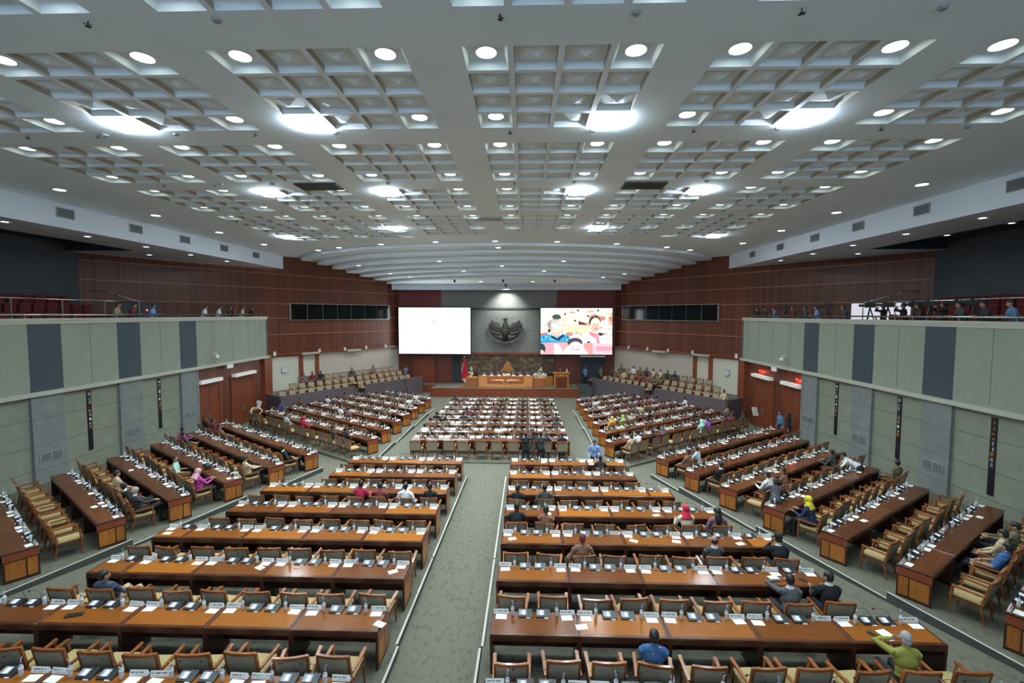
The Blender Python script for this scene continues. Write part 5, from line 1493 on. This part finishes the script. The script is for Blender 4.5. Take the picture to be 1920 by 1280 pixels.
# ------------------------------------------------------------------ lamps
def add_lamps():
    ring = MB(); n = 20
    def disc(r, m, z, b=None):
        b = b or MB(); vs = [(r * math.cos(2 * PI * i / n), r * math.sin(2 * PI * i / n), z) for i in range(n)]
        b.add(vs, [tuple(reversed(range(n)))], m); return b
    rg = MB(); rg.tube([(0, 0, -.012), (0, 0, .004)], [.185, .19], 'fascia_paint', n, cap=False)
    vs = []
    ringm = rg.mesh('trim_ring'); dm = MB(); disc(.17, 'lamp_round', -.006, dm); dmesh = bpy.data.meshes.new('diffuser'); dmesh.from_pydata(dm.v, [], dm.f); dmesh.materials.append(MATS['lamp_round'])
    gm = bpy.data.meshes.new('diffuser'); gm.from_pydata([(x * .62, y * .62, z) for x, y, z in dm.v], [], dm.f); gm.materials.append(MATS['lamp_gallery'])
    sm_ = bpy.data.meshes.new('diffuser'); sm_.from_pydata([(x * 1.0, y * 1.0, z) for x, y, z in dm.v], [], dm.f); sm_.materials.append(MATS['lamp_stage'])
    beams = {}
    def beam(w):
        if w not in beams:
            ld = bpy.data.lights.new('beam', 'AREA'); ld.shape = 'DISK'; ld.size = .30; ld.energy = w; ld.spread = R(125); ld.color = (.84, .96, 1.0); beams[w] = ld
        return beams[w]
    def dl(x, y, z, mesh, label, group, sc=1):
        e = empty('downlight', (x, y, z), 0, label, 'ceiling light', group); e.scale = (sc, sc, 1)
        w = round(BEAM * (1 if abs(x - XC) < 8.5 else .5 if abs(x - XC) < 12 else .15) * (.25 if y < 6 else .4 if y < 10 else .75 if y < 16 else 1.3 if y < 21 else 1.8), 1) if mesh is dmesh else (BEAM * 3.5 if mesh is sm_ else BEAM * (2.5 if 'curved' in label else .07))
        l = bpy.data.objects.new('beam', beam(w)); COL.objects.link(l); l.location = (x, y, z - .03); l.rotation_euler = (0, 0, 0)
        for nme, me in (('trim_ring', ringm), ('diffuser', mesh)):
            o = bpy.data.objects.new(nme, me); COL.objects.link(o); o.parent = e
            if me is gm and nme == 'trim_ring': o.scale = (.66, .66, 1)
    cols = ['outermost left', 'second left', 'third left', 'first right of centre', 'second right', 'outermost right']
    byrow = {}
    for x, y, z, c in sorted(lamps, key=lambda p: (round(p[1], 1), p[0])):
        k = round(y, 1); byrow.setdefault(k, []).append((x, y, z, c))
    for ri, k in enumerate(sorted(byrow)):
        for i, (x, y, z, c) in enumerate(byrow[k]):
            if y < -5: continue
            dl(x, y, z, dmesh, 'round downlight in a coffer, %s from the left, %s lit row from the rear' % (ORD[i], ORD[min(ri, 19)]), 'coffer downlights')
    for s, X in (('left', -16.86), ('right', 13.5)):
        for i in range(7): dl(X, 3.4 + 4.33 * i, Z(4.45), dmesh, 'round downlight on the plain strip along the %s bulkhead, %s from the rear' % (s, ORD[i]), 'edge downlights')
        sg = -1 if s == 'left' else 1
        X0 = XL if sg < 0 else XR
        for j, (o_, ys) in enumerate(((.95, (7.4, 10.6, 13.9, 17.1, 20.4, 23.6, 26.8, 30.1)), (3.45, (10.6, 13.9, 17.1, 20.4, 23.6, 26.8)), (5.3, (14.0, 17.2, 20.4, 23.4)))):
            for i, y in enumerate(ys):
                rec = o_ > 2.75 and y < 25
                dl(X0 + sg * o_, y, Z(3.46 + (.45 if rec else 0)), gm, 'small round downlight over the %s gallery, %s from the rear in %s line' % (s, ORD[i], ['the front', 'the middle', 'the outer'][j]), 'gallery downlights')
    # light square panels
    for i, (x, y, z, c) in enumerate(sorted(squares, key=lambda p: (p[1], p[0]))):
        e = empty('square_light_panel', (x, y, z + .04), 0, 'bright square light panel in a coffer, %s from the camera, left to right' % ORD[i], 'ceiling light', 'square light panels')
        p = MB(); p.box(-.33, .33, -.33, .33, -.11, .03, 'lamp_square'); p.build('light_panel', e, raw=True)
        f = MB()
        for a, c_, d, g in ((-.36, .36, -.36, -.33), (-.36, .36, .33, .36), (-.36, -.33, -.33, .33), (.33, .36, -.33, .33)): f.box(a, c_, d, g, -.03, .04, 'fascia_paint')
        f.build('panel_frame', e)
    # wall-washers at the stage end of the ceiling
    def on_arc(k, x):
        A = ARCS[k]
        for i in range(len(A) - 1):
            if A[i][0] <= x <= A[i + 1][0]:
                t = (x - A[i][0]) / (A[i + 1][0] - A[i][0]); return A[i][1] * (1 - t) + A[i + 1][1] * t
        return A[0][1]
    for i, x in enumerate((-14.6, -12.6, -9.3, -5.6, -1.9, 1.9, 5.7, 9.3, 11.3)):
        dl(x, on_arc(0, x) - .62, Z(4.45), sm_, 'bright downlight in front of the first curved ceiling step, %s from the left' % ORD[i], 'stage edge downlights')
    for j, (k, xs_) in enumerate(((0, (-1.8,)), (2, (-13.3, -6.3, 2.7)), (3, (-1.8,)), (4, (-11.4, -4.9, 1.4, 8.2)), (5, (-9.9, 6.5)), (6, (-4.0, .6)))):
        for i, x in enumerate(xs_):
            y = (on_arc(k, x) + (on_arc(k + 1, x) if k < 6 else 44)) / 2
            dl(x, y, Z(ZZ[k]), gm, 'small downlight under the %s curved ceiling step, %s from the left' % (ORD[k], ORD[i]), 'curved step downlights', 1.5)
add_lamps()

# ------------------------------------------------------------------ ceiling fittings
def fittings():
    z = Z(4.45)
    sp = MB(); sp.lathe((0, 0, -.13), [(.0, 0), (.07, .01), (.07, .02), (.015, .03), (.015, .13)], 'black_plastic', 8)
    for a in range(3): sp.bar((0, 0, -.06), (.10 * math.cos(a * 2.1), .10 * math.sin(a * 2.1), -.09), .015, .015, 'black_plastic')
    spm = sp.mesh('sprinkler')
    sd = MB(); sd.lathe((0, 0, -.06), [(.07, 0), (.10, .02), (.11, .06)], 'vent_metal', 12); sdm = sd.mesh('smoke_detector')
    for r in range(6):
        y = 2.75 + 4.34 * r
        for i in range(6):
            x = [-12.0, -10.2, -5.3 - .9, -.8, 3.6, 8.0][i] + (-.5 if i < 3 else .4)
            o = bpy.data.objects.new('ceiling_sprinkler', spm); COL.objects.link(o); o.scale = (.6, .6, .7); o.location = (x, y + 4.34 * 0 + .0, z)
            if r == 0: o.location.y = 6.9 - 4.34
            tag(o, 'black ceiling sprinkler between coffer bays, %s from the left, %s row from the rear' % (ORD[i], ORD[r]), 'sprinkler', 'ceiling sprinklers')
            o = bpy.data.objects.new('smoke_detector', sdm); COL.objects.link(o); o.scale = (.65, .65, .8); o.location = (x + 2.0, y, z)
            tag(o, 'round grey ceiling detector between coffer bays, %s from the left, %s row from the rear' % (ORD[i], ORD[r]), 'detector', 'ceiling detectors')
    for i, (xa, xb, ya, yb) in enumerate(((-7.95, -6.5, 15.75, 16.5), (3.3, 4.75, 15.85, 16.6), (-2.4, -1.15, 21.4, 22.0))):
        b = MB(); b.box(xa, xb, ya, yb, z - .05, z, ('speaker_black', 'vent_dark', 'vent_metal')[i]); b.box(xa + .04, xb - .04, ya + .04, yb - .04, z - .06, z - .05, ('vent_dark', 'speaker_black', 'vent_dark')[i] if i < 2 else 'vent_metal')
        tag(b.build('ceiling_hatch'), ['dark brown rectangular ceiling hatch left of the middle', 'black rectangular ceiling hatch right of the middle', 'small grey ceiling grille near the middle of the far coffers'][i], 'ceiling hatch')
    # bulkhead grilles
    for s, X, sg in (('left', XL, -1), ('right', XR, 1)):
        for i, y in enumerate((8.2, 11.5, 15.0, 18.5, 21.9, 25.1, 28.4, 31.8)):
            e = empty('bulkhead_grille', (X, y, Z(4.07)), 0, 'grey square air grille on the %s bulkhead, %s from the rear' % (s, ORD[i]), 'air grille', 'bulkhead air grilles')
            b = MB(); b.box(-.04, .04, -.36, .36, -.19, .19, 'vent_metal'); b.build('grille_frame', e)
            b = MB()
            for q in range(7): zq = -.15 + q * .045; b.box(-.05 if sg > 0 else .04, -.04 if sg > 0 else .05, -.32, .32, zq, zq + .022, 'vent_dark')
            b.build('louvres', e)
    # monitors on the slatted walls
    for s in ('left', 'right'):
        t0, t1 = (12.3, 21.9) if s == 'left' else (12.55, 22.3)
        P, d, Ln, ang = SW[s]
        p = on_slat(s, (t0 + t1) / 2, .12, Z(.16))
        e = empty('monitor_bank', p, ang, 'long row of seven black monitors high on the %s slatted wall' % s, 'screens')
        hl = (t1 - t0) / 2; sg = -1 if s == 'left' else 1
        b = MB(); b.box(-hl - .08, hl + .08, -.06, .06, -.68, .68, 'steel_dull'); b.build('mounting_frame', e)
        for i in range(7):
            a = -hl + 2 * hl * i / 7; c = a + 2 * hl / 7
            m = MB(); m.box(a + .03, c - .03, *((-.10, -.06) if sg < 0 else (.06, .10)), -.62, .62, 'tv_glass'); m.build('monitor_panel', e)
        # fittings below the slats
        for i, t in enumerate((10.9, 14.6, 17.0, 19.2, 21.4)):
            p = on_slat(s, t, .28, Z(-3.0))
            e = empty('dome_camera', p, 0, 'white dome camera under the %s slatted wall, %s from the doors' % (s, ORD[i]), 'camera', 'cameras under the slatted walls')
            b = MB(); b.box(-.07, .07, -.07, .07, -.06, .10, 'camera_white'); b.build('bracket', e)
            b = MB(); b.ball((0, 0, -.14), .11, 'camera_white', 12, 8); b.build('dome', e, True)
        for i, t in enumerate((13.8, 17.9)):
            p = on_slat(s, t, .25, Z(-3.2)); e = MB(); e.box(-.7, .7, -.12, .12, -.10, .06, 'ledge_paint')
            thing_mesh('cable_tray', e, 'pale flat fixture under the %s slatted wall, %s from the doors' % (s, ORD[i]), 'wall fixture', loc=p, rz=ang)
        # clock on the first cream panel
        p = on_slat(s, 11.75, .03, Z(-4.05) - .35); e = empty('wall_clock', p, ang, 'round pale wall clock on the %s cream panel' % s, 'clock')
        b = MB(); b.tube([(0, -.03 * -sg * -1 if False else 0, 0), (0, sg * .06, 0)], [.27, .27], 'steel_dull', 24); b.build('rim', e)
        b = MB(); b.tube([(0, sg * .06, 0), (0, sg * .064, 0)], [.24, .24], 'clock_face', 24); b.build('face', e)
        b = MB(); b.bar((0, sg * .07, 0), (.02, sg * .07, .17), .018, .006, 'ink'); b.bar((0, sg * .07, 0), (-.11, sg * .07, .03), .022, .006, 'ink'); b.build('hands', e)
    # door leaves, frames and lamps in the side walls
    n = 5
    for s, X, sg in (('left', XL - .22, -1), ('right', XR + .22, 1)):
        for i, (ya, yb) in enumerate(((25.95, 27.75), (29.1, 31.3))):
            zf = F((ya + yb) / 2) - .1; zt = Z(-4.3)
            b = MB(); x0, x1 = sorted((X, X - sg * .06))
            b.box(x0, x1, ya - .2, ya, zf, zt + .2, 'door_wood'); b.box(x0, x1, yb, yb + .2, zf, zt + .2, 'door_wood'); b.box(x0, x1, ya, yb, zt, zt + .2, 'door_wood')
            x0, x1 = sorted((X, X - sg * .03)); b.box(x0, x1, ya, yb, zf, zt, 'door_wood')
            ym = (ya + yb) / 2; x0, x1 = sorted((X, X - sg * .034)); b.box(x0, x1, ym - .008, ym + .008, zf, zt, 'black_plastic')
            for q in (-1, 1):
                x0, x1 = sorted((X, X - sg * .09)); b.box(x0, x1, ym + q * .08 - .015, ym + q * .08 + .015, zf + .95, zf + 1.35, 'steel_dull')
            struct('door_%d' % n, b); n += 1
            l = MB(); x0, x1 = sorted((X - sg * .05, X - sg * .32)); l.box(x0, x1, ya - .1, yb + .0, Z(-4.12), Z(-3.92), 'fixture_white')
            tag(l.build('air_curtain'), 'long white box above the %s side door %s' % (s, 'nearest the camera' if i == 0 else 'nearest the stage'), 'air curtain')
        e = MB(); x0, x1 = sorted((X - sg * .26, X - sg * .34)); e.box(x0, x1, 28.2, 28.75, Z(-3.45), Z(-3.2), 'white_card')
        tag(e.build('exit_sign'), 'small white sign hanging under the %s gallery by the doors' % s, 'sign')
        e = empty('dome_camera', (XL + .05 if sg < 0 else XR - .05, 26.9 if sg < 0 else 27.2, Z(-2.55)), 0, 'white dome camera on the %s gallery front above the doors' % s, 'camera')
        b = MB(); b.tube([(0, 0, .12), (-sg * .18, 0, .20), (-sg * .3, 0, .12), (-sg * .3, 0, 0)], .035, 'camera_white', 8); b.build('arm', e)
        b = MB(); b.ball((-sg * .3, 0, -.05), .13, 'camera_white', 12, 8); b.build('dome', e, True)
        # notice boards on stands by the doors
        e = empty('notice_stand', ((-17.3, 14.0)[sg > 0], (28.9, 28.1)[sg > 0], F(28.5) - .1), (-.5, .5)[sg > 0], 'slanted white notice board on a thin stand by the %s doors' % s, 'notice stand')
        b = MB(); b.tube([(0, 0, 0), (0, 0, 1.3)], .02, 'steel', 8); b.lathe((0, 0, 0), [(.2, 0), (.2, .02), (.03, .04)], 'steel', 12); b.build('pole', e)
        b = MB(); b.bar((-.02, -.05, 1.25), (.02, .12, 1.75), .5, .02, 'white_card', up=(0, 1, .3)); b.build('board', e)
    # red signal lamps over the right doors
    for i, y in enumerate((26.5, 30.6)):
        b = MB(); b.ball((0, 0, 0), .045, 'red_light', 8, 6); thing_mesh('red_signal_lamp', b, 'small red lamp above the right side door %s' % ('nearest the camera', 'nearest the stage')[i], 'lamp', loc=(XR + .14, y, Z(-3.65)))
        ld = bpy.data.lights.new('red_glow', 'POINT'); ld.color = (1, .08, .04); ld.energy = 7; ld.shadow_soft_size = .05
        lo = bpy.data.objects.new('red_glow', ld); COL.objects.link(lo); lo.location = (XR + .07, y, Z(-3.75))
fittings()

# ------------------------------------------------------------------ gallery furniture
def gallery():
    for s, X, sg in (('left', XL, -1), ('right', XR, 1)):
        e = empty('gallery_handrail', (X + sg * .10, 0, 0), 0, 'low steel handrail on short brackets along the %s gallery front' % s, 'handrail')
        b = MB(); b.tube([(0, -3, Z(-.06)), (0, 32.6, Z(-.06))], .035, 'steel', 8); b.build('rail_tube', e, True)
        for i in range(14):
            y = 32.4 - 1.95 * i; k = MB(); k.bar((0, y, Z(-.2)), (-sg * .03, y, Z(-.08)), .035, .05, 'steel'); k.build('bracket', e)
        x = X + sg * 2.3
        e = empty('gallery_railing', (x, 0, 0), 0, 'tall steel post railing in front of the red seats, %s gallery' % s, 'railing')
        b = MB(); b.tube([(0, -3, Z(.62)), (0, 22.5, Z(.62)), (sg * .1, 24.8, Z(.62))], .035, 'steel', 8); b.tube([(sg * .1, 24.8, Z(.62)), (sg * 2.3, 24.8, Z(1.25)), (sg * 3.0, 24.8, Z(1.25))], .03, 'steel', 8); b.build('top_rail', e, True)
        for i in range(9):
            y = 24.6 - 2.1 * i; k = MB(); k.tube([(0, y, Z(-1.3)), (0, y, Z(.62))], .028, 'steel', 8); k.build('post', e)
        st = MB()
        for k in range(3):
            xa, xb = sorted((X + sg * (2.5 + 1.25 * k), X + sg * 6.75)); st.box(xa, xb, -5, 24.6, Z(-1.3), Z(-.95 + .45 * k), 'gallery_floor')
        tag(st.build('gallery_tiers'), 'dark stepped tiers carrying the red seats, %s gallery' % s, 'seating tiers')
        for k in range(3):
            for i in range(18):
                y = 24.0 - .62 * i
                if not in_frame((X + sg * (3.1 + 1.25 * k), y, Z(-.3 + .45 * k)), 10): continue
                c = MB(); x0 = X + sg * (3.35 + 1.25 * k); z = Z(-.95 + .45 * k)
                xa, xb = sorted((x0, x0 + sg * .12)); c.bevelbox(xa, xb, y - .24, y + .24, z + .40, z + .98, .05, 'red_seat')
                xa, xb = sorted((x0 - sg * .45, x0)); c.bevelbox(xa, xb, y - .24, y + .24, z + .34, z + .46, .04, 'red_seat')
                c.box(x0 - .03, x0 + .03, y - .2, y + .2, z, z + .4, 'black_plastic')
                tag(c.build('spectator_chair'), 'red upholstered seat, %s tier up and %s from the stage end, %s gallery' % (ORD[k], ORD[i], s), 'seat', 'red seats on the %s gallery' % s)
    # lit doorway behind the press on the right gallery
    p0 = on_slat('right', 1.9, .03, 0); 
    P, d, Ln, ang = SW['right']
    b = MB(); b.box(-1.42, 1.42, -.02, .02, Z(-1.2), Z(.70), 'lit_doorway')
    o = struct('door_9', b); q = on_slat('right', 2.37, .02, 0); o.location = q; o.rotation_euler = (0, 0, ang)
    b = MB(); b.box(-.9, .9, -.04, .02, Z(-1.2), Z(.70), 'gallery_wall'); o = struct('door_10', b); q = on_slat('left', 2.84, .0, 0); o.location = q; o.rotation_euler = (0, 0, SW['left'][3])
    b = MB(); b.ball((0, 0, 0), .05, 'red_light', 8, 6); thing_mesh('red_signal_lamp', b, 'tiny red light beside the gallery door on the left slatted wall', 'lamp', loc=on_slat('left', 3.1, .1, Z(.2)))
    # video cameras on tripods
    def vcam(loc, rz, label, group=None, h=1.5):
        e = empty('video_camera', loc, rz, label, 'video camera', group)
        b = MB(); b.bevelbox(-.07, .07, -.22, .20, h, h + .20, .02, 'speaker_black'); b.build('camera_body', e)
        b = MB(); b.tube([(0, .20, h + .10), (0, .42, h + .10)], [.05, .062], 'speaker_black', 12); b.build('lens', e)
        b = MB(); b.tube([(0, -.1, h + .20), (0, -.08, h + .30), (0, .14, h + .30), (0, .16, h + .20)], .014, 'speaker_black', 6); b.box(-.12, -.04, .02, .12, h + .16, h + .24, 'speaker_black'); b.build('handle', e)
        for a in range(3):
            t = MB(); an = a * 2.094 + .3; t.tube([(0, 0, h), (.45 * math.cos(an), .45 * math.sin(an), .0)], [.03, .016], 'black_plastic', 6); t.build('tripod_leg', e)
    vcam((.38, 21.35, F(21.35) - .1), 0, 'black video camera on a tripod in the cross aisle between the crew')
    vcam((-10.9, 41.15, 0), PI, 'dark tripod camera in front of the photographer left of the stage', h=1.35)
    for i, y in enumerate((32.6, 29.2, 24.8, 22.2, 20.8, 19.7, 18.7, 17.8, 16.9)):
        vcam((15.95 + .25 * (i % 2), y, ZG), PI / 2 - .5, 'black video camera at the right gallery rail, %s from the stage end' % ORD[i], 'press cameras on the right gallery', h=1.55)
    # stage-side stools
    for k, (x, y) in enumerate(((-12.0, 42.0), (8.6, 42.6))):
        e = empty('side_table', (x, y, 0), .2, 'small dark table against the parapet %s of the stage' % ('left', 'right')[k], 'table')
        b = MB(); b.box(-.45, .45, -.3, .3, .72, .78, 'frame_wood'); b.build('table_top', e)
        for a in (-1, 1):
            for c in (-1, 1): l = MB(); l.box(a * .4 - .03, a * .4 + .03, c * .26 - .03, c * .26 + .03, 0, .72, 'frame_wood'); l.build('leg', e)
gallery()

# extra small things on desks
def extras():
    def on_row(blk, i):
        return [r for r in ROW if r['block'] == blk and r['i'] == i][0]
    r1 = on_row('front right block', 1); z1 = r1['z'] + .7525
    def phone(x, y, z, rz, label):
        b = MB(); b.bevelbox(-.04, .04, -.08, .08, 0, .012, .003, 'black_plastic'); thing_mesh('mobile_phone', b, label, 'phone', loc=(x, y, z), rz=rz)
    phone(6.25, 8.12, z1, .5, 'black mobile phone lying on the nearest front right desk row')
    b = MB(); b.box(-.10, .10, -.14, .14, 0, .004, 'paper'); thing_mesh('paper_sheet', b, 'white sheet beside the black phone near the right end of the nearest desks', 'paper', loc=(6.5, 8.12, z1), rz=.25)
    b = MB(); b.bevelbox(-.14, .14, -.05, .05, 0, .03, .01, 'black_plastic'); rl = on_row('front left block', 1)
    thing_mesh('eyeglass_case', b, 'black case lying on the left end of the nearest front left desks', 'case', loc=(-8.55, 8.15, rl['z'] + .7525), rz=.35)
    r2 = on_row('front right block', 2); phone(6.1, 9.95, r2['z'] + .759, .5, 'black phone on a white sheet, last full desk of the third nearest row')
    r3 = on_row('front right block', 4)
    b = MB(); b.bevelbox(-.15, .15, -.10, .10, 0, .2, .05, 'speaker_black'); rw = on_row('near left wing', 3)
    thing_mesh('handbag', b, 'black handbag standing on a left wing desk near the aisle', 'bag', loc=(rw['P'].x - 1.6, rw['P'].y + 1.45, rw['z'] + .7525), rz=-.6)
    e = empty('name_plate', (1.6 - .62 + .17, r1['P'].y + .605, z1), 0, 'white name card with the bold letters ARIA BI on the nearest desk row', 'name plate')
    c = MB(); n_, mb_, _, _s = plate_parts(99)[0]; card = mb_.build('name_card', e)
    t = text_mesh('ARIA BI', .055, 'ink'); t.name = 'lettering'; t.parent = card; t.location = (-.02, -.03 + .028 * .35 - .004, .085 * .35); t.rotation_euler = (R(71.8), 0, 0)
extras()


def stage_spots():
    for i, (x, y, z, tx, ty, tz, w, sp) in enumerate(((-1.9, 43.2, Z(2.72), -1.9, 44.9, Z(-.3), 1100, 100), (-6.0, 38.6, Z(2.8), -4.4, 42.3, 1.2, 900, 40), (2.4, 38.6, Z(2.8), 0, 42.3, 1.2, 900, 40), (-1.9, 38.4, Z(2.8), -2, 42.3, 1.3, 900, 36))):
        e = empty('stage_spotlight', (x, y, z), 0, 'small black spotlight hung under the last curved ceiling step, %s' % ('aimed at the eagle' if i == 0 else '%s from the left' % ORD[[0, 0, 2, 1][i]]), 'spotlight')
        b = MB(); d = (Vector((tx, ty, tz)) - Vector((x, y, z))).normalized()
        b.tube([tuple(-d * .12), tuple(d * .12)], [.07, .09], 'speaker_black', 10); b.build('lamp_head', e)
        c = MB(); c.tube([(0, 0, 0), (0, 0, Z(ZZ[6]) - z)], .015, 'speaker_black', 6); c.build('hanger', e)
        ld = bpy.data.lights.new('spot', 'SPOT'); ld.energy = w; ld.spot_size = R(sp); ld.spot_blend = .8; ld.color = (1, .95, .85) if i else (.95, 1, .92); ld.shadow_soft_size = .08
        lo = bpy.data.objects.new('spot', ld); COL.objects.link(lo); lo.location = Vector((x, y, z)) + d * .14; lo.rotation_euler = d.to_track_quat('-Z', 'Y').to_euler()
stage_spots()

for k in list(DK.values()): k.flush('dark wooden desks in the far rows')
CHAIR.flush('rows of beige armchairs in the far rows of the hall')
CONSOLE.flush('dark microphone consoles on the far desks')
BOTTLE.flush('clear water bottles on the far desks')
for k in PLATES: k.flush('white name cards on the far desks')
PAPER.flush('white paper sheets on the far desks')
print('OBJECTS TOTAL', len(bpy.data.objects))
